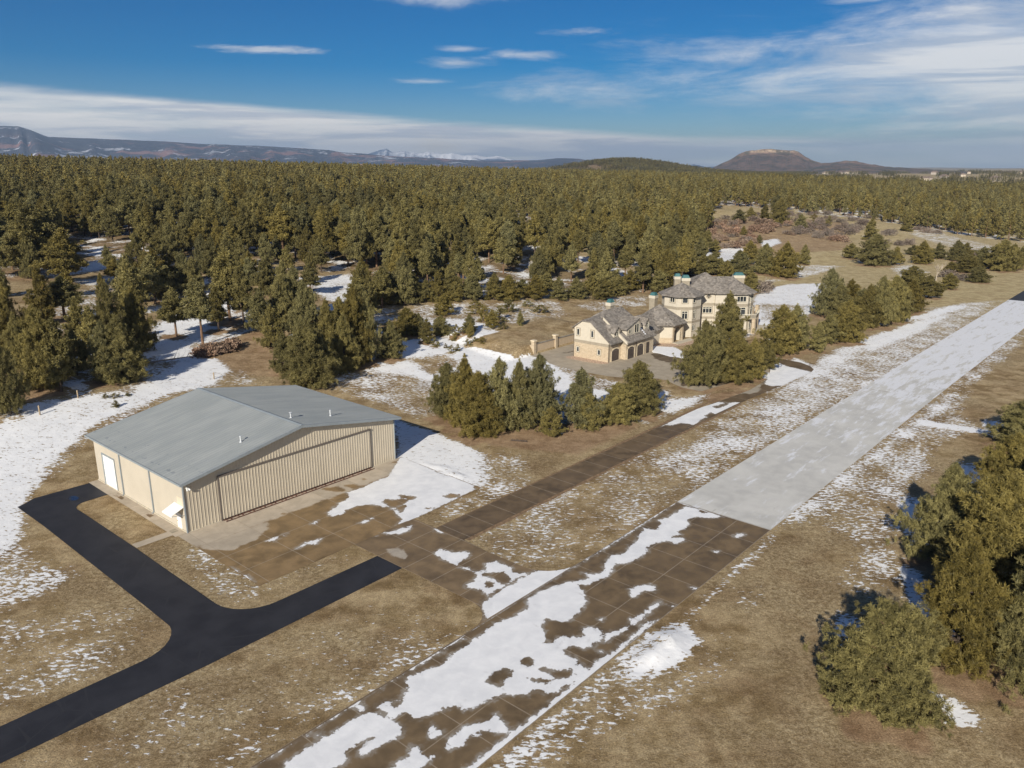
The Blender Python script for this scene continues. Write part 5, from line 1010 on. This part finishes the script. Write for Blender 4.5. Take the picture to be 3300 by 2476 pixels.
    oc=[(126.2,12.2),(128.8,8.95),(133.8,8.7),(136.9,11.5),(136.9,16.2),(133.7,19.4),(129,19.4),(126.2,16.5)]
    m=MB(); m.prism([oc[0],oc[1],(129.55,8.9),(129.55,12.2),(133.0,12.2),(133.0,8.75),oc[2]]+oc[3:],-.3,4.45); H.b(m,'wall',CR)
    m=MB(); 
    for p,q in ((oc[0],oc[1]),): 
        dx,dy=q[0]-p[0],q[1]-p[1]; L=math.hypot(dx,dy); nx,ny=dy/L,-dx/L; m.prism([(p[0]+nx*.1,p[1]+ny*.1),(q[0]+nx*.1,q[1]+ny*.1),q,p],-.2,1.35)
    H.b(m,'stone_base',ST)
    m=MB(); P=[(129.55,3.0)]+[(131.28-1.73*math.cos(math.pi*k/8),2.5+1.2*math.sin(math.pi*k/8)) for k in range(9)]+[(133,3.0)]; P=[(129.4,2.5)]+P[1:-1]+[(133.2,2.5),(133.2,4.45),(129.4,4.45)]; n=len(P)
    m.add([(x,8.86,z) for x,z in P]+[(x,9.2,z) for x,z in P],[tuple(range(n)),tuple(range(2*n-1,n-1,-1))]+[(k,(k+1)%n,n+(k+1)%n,n+k) for k in range(n)]); m.box((128.9,8.8,0),(129.6,9.3,4.3)); m.box((133.0,8.6,0),(133.75,9.2,4.3)); H.b(m,'archway',ST)
    m=MB(); m.box((130.2,12.1,0),(132.4,12.19,2.6)); H.b(m,'door',DK)
    er=[(131.4+(p[0]-131.4)*1.16,14.1+(p[1]-14.1)*1.16) for p in oc]; H.b(pyramid(er,4.6,(131.3,14.3),8.85),'roof',RF)
    m=MB(); m.prism([(128.5,7.0),(135.5,6.6),(137,8.4),(134,8.7),(128.8,8.8)],0,.14); H.b(m,'stoop',mat('pale_concrete',(.48,.43,.34),.9,var=.12))
    chimney(H,138.2,20.2,0,9.6,.8,.8); 
    m=MB(); m.box((124,25.5,0),(125.2,26.8,4.4)); m.box((125.2,24.8,0),(128.6,27.2,1.8)); H.b(m,'outdoor_fireplace',mat('taupe_render',(.30,.26,.20),.9,var=.1))
    # ---- main house
    H=HB('main_house',148,13,'large three-storey cream house with grey hipped roofs and green chimney caps','house')
    d=(.64,-.768); nn=(.768,.64); A0=(143.9,12.4)
    def Q(a,b): return (A0[0]+d[0]*a+nn[0]*b,A0[1]+d[1]*a+nn[1]*b)
    T=(140.7,13.5); TW=octo(T,5.05,18); R2=(153.9,5.0); RW=octo(R2,4.6,205)
    body=[Q(0,0),Q(6.1,0),Q(6.1,-.55),Q(9.6,-.55),Q(9.6,0),Q(15.4,0),Q(15.4,13),Q(0,13)]
    shapes=[(body,'main_wall'),(TW,'turret_wall'),(RW,'tower_wall')]
    def off(P,k):
        c=(sum(p[0] for p in P)/len(P),sum(p[1] for p in P)/len(P)); return [(c[0]+(p[0]-c[0])*(1+k),c[1]+(p[1]-c[1])*(1+k)) for p in P]
    for P,nm in shapes:
        m=MB(); m.prism(P,-.3,10.25); H.b(m,nm,CR)
        m=MB(); k=.006; 
        for z0,z1 in ((3.55,4.15),(7.0,7.7),(10.05,10.27)): m.prism(off(P,k),z0,z1)
        H.b(m,'belt_course',BELT)
    H.b(pyramid(octo(T,6.0,18),10.45,T,13.25),'turret_roof',RF)
    H.b(hip([Q(-2.2,-.85),Q(11.6,-.85),Q(11.6,13.8),Q(-2.2,13.8)],10.45,Q(4.4,6.5),Q(4.9,6.5),14.8),'main_roof',RF)
    H.b(hip([Q(3,-.7),Q(16.2,-.7),Q(16.2,13.6),Q(3,13.6)],10.43,Q(5.5,6.5),Q(12,6.5),13.75),'main_roof',RF)
    H.b(hip([Q(5.7,-1.3),Q(10.1,-1.3),Q(10.1,6),Q(5.7,6)],10.4,Q(7.8,1.3),Q(8.0,1.3),11.7),'gable_bump',RF)
    H.b(pyramid(octo(R2,5.5,205),10.40,R2,13.4),'tower_roof',RF)
    chimney(H,145.0,15.0,11.0,13.9,1.0,.8,-50); chimney(H,146.8,18.4,10.5,13.8,.8,.7,-50); chimney(H,161.0,7.8,11,13.6,1.4,.8,-50); 
    e=lambda P,i:(P[i],P[(i+1)%len(P)])
    # turret faces, counter-clockwise vertices at 18,63,...: faces 3 (153-198), 4 (198-243), 5 (243-288)
    f3,f4,f5=e(TW,3),e(TW,4),e(TW,5)
    for fc,bx,k in ((f3,(465,570,555,668),dict(nv=1)),(f4,(695,582,800,685),dict(nv=0)),(f4,(678,832,790,985),dict(nv=1,nh=1)),(f5,(895,582,942,676),dict(nv=0)),(f5,(885,810,940,975),dict(nv=1,nh=1)),(f5,(868,1090,922,1195),dict(nv=1))):
        winpix(H,fc[0],fc[1],B5,*bx,**k)
    b0=(body[0],body[1]); winpix(H,*b0,B5,1070,752,1248,868,nv=2,nh=1); 
    # quatrefoil window under the eave
    s,z=wallhit(*b0,*B5(1188,555)); m=MB(); P=[(s+.75*math.cos(a)*(1 if math.sin(a)>-.3 else .8),z+.62*math.sin(a)) for a in [k*math.pi/6 for k in range(12)]]
    def onw(s,z,o): return (b0[0][0]+d[0]*s-nn[0]*o,b0[0][1]+d[1]*s-nn[1]*o,z)
    n=len(P); m.add([onw(a,b,.07) for a,b in P]+[onw(a,b,0) for a,b in P],[tuple(range(n))]+[(k,(k+1)%n,n+(k+1)%n,n+k) for k in range(n)]); qw=H.b(m,'quatrefoil_window',mat('taupe_trim',(.30,.255,.19),.8,var=.08))
    m=MB()
    for a,b in ((-.28,.15),(.28,.15),(0,-.25),(0,.38)): m.add([onw(s+a+.2*math.cos(k*1.047),z+b*.8+.2*math.sin(k*1.047),.085) for k in range(6)],[tuple(range(6))])
    H.b(m,'pane',mat('window_glass',fn=glass_fn),qw)
    winpix(H,body[0],body[1],B5,1140,1030,1185,1140,nv=0)
    # tower faces: pick those that look at the camera
    cu,cv=UVof(0,0)
    for i in range(8):
        p,q=e(RW,i); dx,dy=q[0]-p[0],q[1]-p[1]; L=math.hypot(dx,dy); 
        if (cu-p[0])*dy-(cv-p[1])*dx<0: continue
        window(H,p,q,.5,L-.5,8.2,9.7,nv=2,trim=.1); window(H,p,q,.5,L-.5,4.6,6.8,nv=1,nh=1,trim=.15); window(H,p,q,.8,L-.8,1.0,2.8,nv=1,trim=.15)
    # stone piers, balcony slab and railing right of the tower
    m=MB(); m.prism([(150.6,1.2),(153.5,-1.4),(158.2,.6),(162,1.5),(163,4),(158,6),(150.6,4)],3.75,4.1); bal=H.b(m,'balcony',BELT)
    m=MB(); P=[(150.6,1.2),(153.5,-1.4),(158.2,.6),(162,1.5),(163,4)]
    for a,b in zip(P,P[1:]):
        L=math.hypot(b[0]-a[0],b[1]-a[1]); k=int(L/.28); m.tube((a[0],a[1],5.05),(b[0],b[1],5.05),.05,n=4)
        for i in range(k+1): x,y=a[0]+(b[0]-a[0])*i/k,a[1]+(b[1]-a[1])*i/k; m.tube((x,y,4.1),(x,y,5.05),.03,n=4)
    H.b(m,'railing',mat('cream_frame',(.70,.66,.55),.6),bal)
    for u,v,h in ((157.5,1.6,5.9),(161.3,1.9,5.9),(153.2,-1.0,3.75)): m=MB(); m.prism([(u-.42,v-.42),(u+.42,v-.42),(u+.42,v+.42),(u-.42,v+.42)],-.2,h); m.prism([(u-.52,v-.52),(u+.52,v-.52),(u+.52,v+.52),(u-.52,v+.52)],h,h+.18); H.b(m,'pier',ST)
    m=MB(); m.prism([(150,1),(158,-2.5),(165,0),(164,5),(156,6)],0,.15); H.b(m,'terrace',mat('pale_concrete',(.48,.43,.34),.9,var=.12))
    m=MB(); 
    for u,v,r in ((132.8,7.9,.45),(135.5,8.0,.5)): pass
def make_yard():
    ST=mat('buff_stone',fn=stone_fn); RN=mat('tan_render',(.47,.37,.26),.9,var=.07); CAP=mat('grey_coping',(.25,.22,.18),.9)
    H=HB('retaining_wall',98,27.4,'long tan retaining wall with stone piers closing the garage court','wall')
    m=MB(); m.box((98.2,27.25,-.2),(122.5,27.6,2.2)); H.b(m,'wall',RN); m=MB(); m.box((98.3,27.15,2.2),(122.6,27.7,2.34)); H.b(m,'coping',CAP)
    for u in (97.9,106.0,114.2):
        m=MB(); m.box((u-.42,26.95,-.2),(u+.42,27.8,3.0)); p=H.b(m,'pier',ST); m=MB(); m.box((u-.55,26.82,3.0),(u+.55,27.93,3.3)); H.b(m,'pier_cap',mat('cream_surround',(.60,.51,.37),.85,var=.06),p)
    H=HB('curved_stone_wall',97,30,'low curved stone wall running down the bank from the retaining wall pier','wall')
    m=MB(); P=[(97.5,27.6),(97.0,29.5),(96.4,31.5),(95.6,33.5),(94.4,35.3),(92.8,36.8)]; hs=[2.1,2.0,1.8,1.45,1.0,.45]
    for (a,h0),(b,h1) in zip(zip(P,hs),zip(P[1:],hs[1:])): m.prism([a,b,(b[0]+.5,b[1]+.15),(a[0]+.5,a[1]+.15)],-.3,[h0,h1,h1,h0])
    H.b(m,'wall',ST)
    # gravel bed along the garage gable, gravel by the entry
    def bed(P,z,nm,mt):
        m=MB(); m.prism(P,0,.02); o=m.build(nm,mt,loc=(OX,OY,z)); o.rotation_euler=(0,0,RZ); tag(o,kind='structure')
    PG=mat('pink_gravel',(.44,.32,.235),.95,var=.45,scale=3.2,bump=.8,bscale=9)
    bed([(102.2,9.3),(102.3,19.2),(100.9,20.2),(99.6,19.2),(99.5,16),(99.6,12.5),(100.2,10.0),(101.3,9.0)],.03,'gravel_bed',PG)
    bed([(118.8,11.2),(126.2,12.0),(128.7,8.7),(134,8.3),(137,7),(133,4.5),(129,5.2),(124.5,7.4),(121.3,9.6)],.02,'gravel_bed',PG)
    sn=mat('old_snow',(.8,.81,.84),.6,var=.05,bump=.5,bscale=2)
    m=MB(); P=[UVof(*at(*D4(*p))) for p in ((640,118),(655,95),(700,98),(790,102),(850,112),(960,168),(970,190),(900,192),(800,182),(720,158),(660,148))]; m.prism(P,0,.05,top=[(p[0]*.97+.03*124.5,p[1]*.97+.03*5.5) for p in P]); o=m.build('snow_island',sn,loc=(OX,OY,.045)); o.rotation_euler=(0,0,RZ); tag(o,kind='structure')
    # fence posts, marker, log
    def post(px,py,h,lab,cat='post',name='fence_post'):
        x,y=at(px,py); z=float(terr(x,y)); e=empty(name,(x,y,z),0,lab,cat); m=MB(); m.prism([(-.09,-.09),(.09,-.09),(.09,.09),(-.09,.09)],-.3,h); m.build('post',mat('weathered_wood',(.30,.235,.16),.9,var=.3,scale=4),e); m=MB(); m.prism([(-.1,-.1),(.1,-.1),(.1,.1),(-.1,.1)],h,h+.06,top=[(-.04,-.04),(.04,-.04),(.04,.04),(-.04,.04)]); m.build('cap',mat('weathered_wood_top',(.42,.35,.25),.9),e)
    post(129,1338,1.6,'lone weathered wooden post standing in the snow bank at far left'); post(690,1222,1.3,'short wooden post on the brown slope behind the hangar ridge')
    post(252,1284,1.4,'thin wooden post at the edge of the snow strip left of the hangar')
    x,y=at(1672,1423); e=empty('log',(x,y,.12),R(80),'short dark log lying in the dry grass below the clump of pines','log'); m=MB(); m.tube((0,-1.3,0),(0,1.3,.03),.16,.13,9); m.build('trunk_piece',mat('dark_bark',(.075,.055,.042),.9),e); m=MB(); m.tube((0,.4,.1),(.25,.6,.4),.04,.02,5); m.build('branch_stub',mat('dark_bark',(.075,.055,.042),.9),e)
# ---------------------------------------------------------------- far country
def skyline(name,prof,d_foot,d_top,d_back,mt,seed,rough=.14,mesa=False,foot=-5):
    """hills whose crest shows at the given photo heights (2212 px), built as a solid ridge at its real distance"""
    g=np.random.default_rng(seed); xs=np.array([p[0] for p in prof],float); ys=np.array([p[1] for p in prof],float); n=240; X=np.linspace(xs[0],xs[-1],n)
    Yp=np.interp(X,xs,ys); N1=np.interp(X,np.linspace(xs[0],xs[-1],60),g.normal(0,.5,60)); Yp=Yp+N1
    V=[];rows=46
    az=[]; hz=[]
    for a,b in zip(X,Yp):
        r=ray(*disp(a,b)); q=math.hypot(r[0],r[1]); az.append((r[0]/q,r[1]/q)); hz.append(CH+r[2]/q*d_top)
    hz=np.array(hz); nz=[np.interp(np.linspace(0,1,n),np.linspace(0,1,m),g.normal(0,1,m)) for m in (14,30,62,120)]
    for j in range(rows):
        t=j/(rows-1)
        for i in range(n):
            wob=(nz[0][i]*.10+nz[1][i]*.07+nz[2][i]*.045+nz[3][i]*.02)
            if t<=.75:
                s=t/.75; d=d_foot+(d_top-d_foot)*s
                if mesa: k=(np.clip(s/.86,0,1)**1.15*.80*(1-.10*abs(math.sin(i*.33+nz[2][i]))*math.sin(math.pi*min(1,s/.86)))+.20*sst(.86,.90,s)) if s<1 else 1
                else:
                    ss=np.clip(s+rough*5*(wob)*(math.sin(math.pi*s)),0,1); k=ss**.8*(1-.0*ss)
                    k=k*(1-.16*math.sin(math.pi*s)*abs(math.sin(i*.21+nz[1][i]*1.4)))
                    if s>=1: k=1
            else: s=(t-.75)/.25; d=d_top+(d_back-d_top)*s; k=1-s*s
            h=foot+(hz[i]-foot)*float(k); V.append((az[i][0]*d,az[i][1]*d,h))
    I=np.arange(rows*n).reshape(rows,n); q=np.stack([I[:-1,:-1],I[:-1,1:],I[1:,1:],I[1:,:-1]],-1).reshape(-1,4); me=npmesh(name,np.array(V),q,4); me.polygons.foreach_set('use_smooth',np.full(len(q),not mesa)); tag(link(name,me,mt),kind='structure')
def far_mats():
    def rng_fn(w,bs,co):
        n1=w.noise(w.mapping(co,sc=(1,.6,1.4)),.0019,7,.68,.4); n2=w.noise(co,.006,5,.7); nz=w.sep(w.n('ShaderNodeNewGeometry').outputs['Normal'])[2]; z=w.sep(co)[2]
        c=w.mix(w.mr(n2,.35,.65),(.028,.034,.050),(.050,.052,.070)); 
        c=w.mix(w.m('MULTIPLY',w.mr(n1,.53,.60),w.mr(z,430,230,.0,.9)),c,(.26,.14,.12)); s=w.noise(w.mapping(co,loc=(900,40,0),sc=(1,.6,1.8)),.0028,7,.75,.4)
        c=w.mix(w.m('MULTIPLY',w.mr(s,.57,.62,0,.85),w.mr(n2,.35,.55,.3,1)),c,(.62,.64,.70)); w.set(bs.inputs['Base Color'],c); bs.inputs['Roughness'].default_value=1
    def mesa_fn(w,bs,co):
        n1=w.noise(co,.008,7,.7,.3); n2=w.noise(w.mapping(co,sc=(1,1,.15)),.02,5,.7); z=w.sep(co)[2]
        c=w.mix(w.mr(n1,.35,.65),(.06,.046,.03),(.185,.115,.08)); c=w.mix(w.mr(n2,.52,.60,0,.8),c,(.045,.05,.025)); c=w.mix(w.m('MULTIPLY',w.mr(z,135,158),w.mr(n2,.42,.56,1,.15)),c,(.40,.30,.20)); c=w.mix(w.mr(z,172,180),c,(.07,.065,.03)); w.set(bs.inputs['Base Color'],c); bs.inputs['Roughness'].default_value=1
    def snow_fn(w,bs,co):
        n1=w.noise(co,.0005,6,.7); w.set(bs.inputs['Base Color'],w.mix(w.mr(n1,.42,.58),(.85,.86,.9),(.10,.14,.22)))
    def plain_fn(w,bs,co):
        n1=w.noise(co,.006,7,.7,.3); n2=w.noise(co,.02,5,.7); c=w.mix(w.mr(n1,.35,.65),(.055,.06,.03),(.24,.15,.10)); c=w.mix(w.mr(n2,.55,.62,0,.7),c,(.035,.045,.02)); w.set(bs.inputs['Base Color'],c)
    return [mat(a,fn=b) for a,b in (('wooded range',rng_fn),('mesa rock',mesa_fn),('snow peaks',snow_fn),('far scrubland',plain_fn))]
def make_far():
    a,b,c,d=far_mats()
    skyline('mountain_range',((-260,262),(-120,268),(0,271),(40,273),(62,279),(85,289),(105,296),(200,299),(330,304),(410,309),(480,312),(600,317),(680,322),(740,329),(800,334),(870,339),(950,342),(1020,346),(1100,347),(1160,346),(1205,342),(1250,343),(1275,349),(1330,366)),8200,11500,14500,a,3)
    skyline('snowy_peaks',((760,345),(800,331),(822,324),(835,322),(850,329),(868,326),(885,329),(905,331),(930,328),(952,333),(980,331),(1000,337),(1030,335),(1050,340),(1075,337),(1110,346),(1200,352)),14500,16500,18500,c,9,foot=0)
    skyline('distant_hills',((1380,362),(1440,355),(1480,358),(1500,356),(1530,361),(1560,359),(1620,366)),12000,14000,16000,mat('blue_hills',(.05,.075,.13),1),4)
    skyline('mesa',((1500,375),(1535,365),(1560,353),(1585,341),(1600,332),(1610,327),(1628,326),(1650,323),(1668,322.5),(1690,325),(1712,325.5),(1724,328),(1738,338),(1752,346),(1775,353),(1800,352),(1830,347),(1850,349),(1872,354),(1920,361),(1990,368)),6000,7000,7900,b,5,mesa=True)
    skyline('far_ridge',((1700,372),(1780,358),(1860,356),(1930,361),(2000,366),(2080,370),(2212,376),(2420,380)),4300,5600,6600,d,6,foot=0)
def make_houses():
    g=random.Random(12); WL=[mat('far_house_wall',(.50,.43,.34),.9),mat('far_house_grey',(.38,.33,.29),.9)]; RFm=mat('far_house_roof',(.20,.15,.12),.9); WN=mat('window_glass',fn=glass_fn)
    spots=[(2660+i*17+g.uniform(-5,5),562+g.uniform(-3,6)+i*.35) for i in range(8)]+[(2975,594),(2990,589),(3190,596),(3205,592),(3100,580),(3040,585),(3120,572),(3230,566),(3250,570),(3275,568),(3290,575),(3070,566),(3160,562),(3010,574)]
    for i,(px,py) in enumerate(spots):
        r=ray(px,py); t=-CH/r[2]; x,y=r[0]*t,r[1]*t
        if math.hypot(x,y)>5000: k=4900/math.hypot(x,y); x*=k; y*=k
        z=float(terr(x,y)); e=empty('distant_house',(x,y,z),g.uniform(0,3),'%s tiny house from the left on the far plain at right'%('first second third fourth fifth sixth seventh eighth ninth tenth 11th 12th 13th 14th 15th 16th 17th 18th 19th 20th 21st 22nd'.split()[sorted(range(len(spots)),key=lambda q:spots[q][0]).index(i)]),'house','houses scattered over the far plain'); s=g.uniform(.9,1.5)
        m=MB(); m.box((-9*s,-6*s,-3),(9*s,6*s,6.5*s)); m.build('wall',WL[i%2],e); m=MB(); m.add([(-10*s,-7*s,6.5*s),(10*s,-7*s,6.5*s),(10*s,7*s,6.5*s),(-10*s,7*s,6.5*s),(-5*s,0,10.5*s),(5*s,0,10.5*s)],[(0,1,5,4),(1,2,5),(2,3,4,5),(3,0,4)]); m.build('roof',RFm,e)
    for px,py in ((1165,528),(1190,527),(1200,530),(1110,526)):
        r=ray(px,py); x,y=r[0]*1150,r[1]*1150; z=float(terr(x,y)); e=empty('ridge_house',(x,y,z),g.uniform(0,3),'pale house roof peeping over the treetops on the wooded ridge','house','houses on the wooded ridge'); m=MB(); m.box((-7,-5,-2),(7,5,13)); m.build('wall',WL[0],e); m=MB(); m.add([(-8,-6,13),(8,-6,13),(8,6,13),(-8,6,13),(-3,0,16),(3,0,16)],[(0,1,5,4),(1,2,5),(2,3,4,5),(3,0,4)]); m.build('roof',RFm,e)
def make_haze():
    m=bpy.data.materials.new('haze'); m.use_nodes=True; w=NT(m.node_tree); v=w.n('ShaderNodeVolumePrincipled',i={'Color':(.54,.73,1.0),'Density':HAZE,'Anisotropy':.2}); o=w.n('ShaderNodeOutputMaterial'); w.nt.links.new(v.outputs[0],o.inputs['Volume'])
    b=MB(); b.box((-27000,-20000,-40),(27500,27500,670)); ob=b.build('haze',m); tag(ob,'thin blue air veiling the far country','haze',kind='stuff')
HAZE=6.0e-5
# ---------------------------------------------------------------- build everything
import time; T0=time.time()
def step(n): print('%-12s %.1fs'%(n,time.time()-T0))
FOREST_POLY=forest_poly(); make_protos(); step('protos'); list_trees(); name_apart(); step('list'); F5=make_forest(); step('scatter')
make_ground(); step('ground'); make_pavement(); step('pavement')
make_hangar(); make_house(); make_yard(); step('buildings')
for i,t in enumerate(TREES): build_tree(t,i)
build_forest(F5); make_shrubs(); bare_tree(); fallen_tree(); step('trees')
make_far(); make_houses(); make_haze(); step('far')
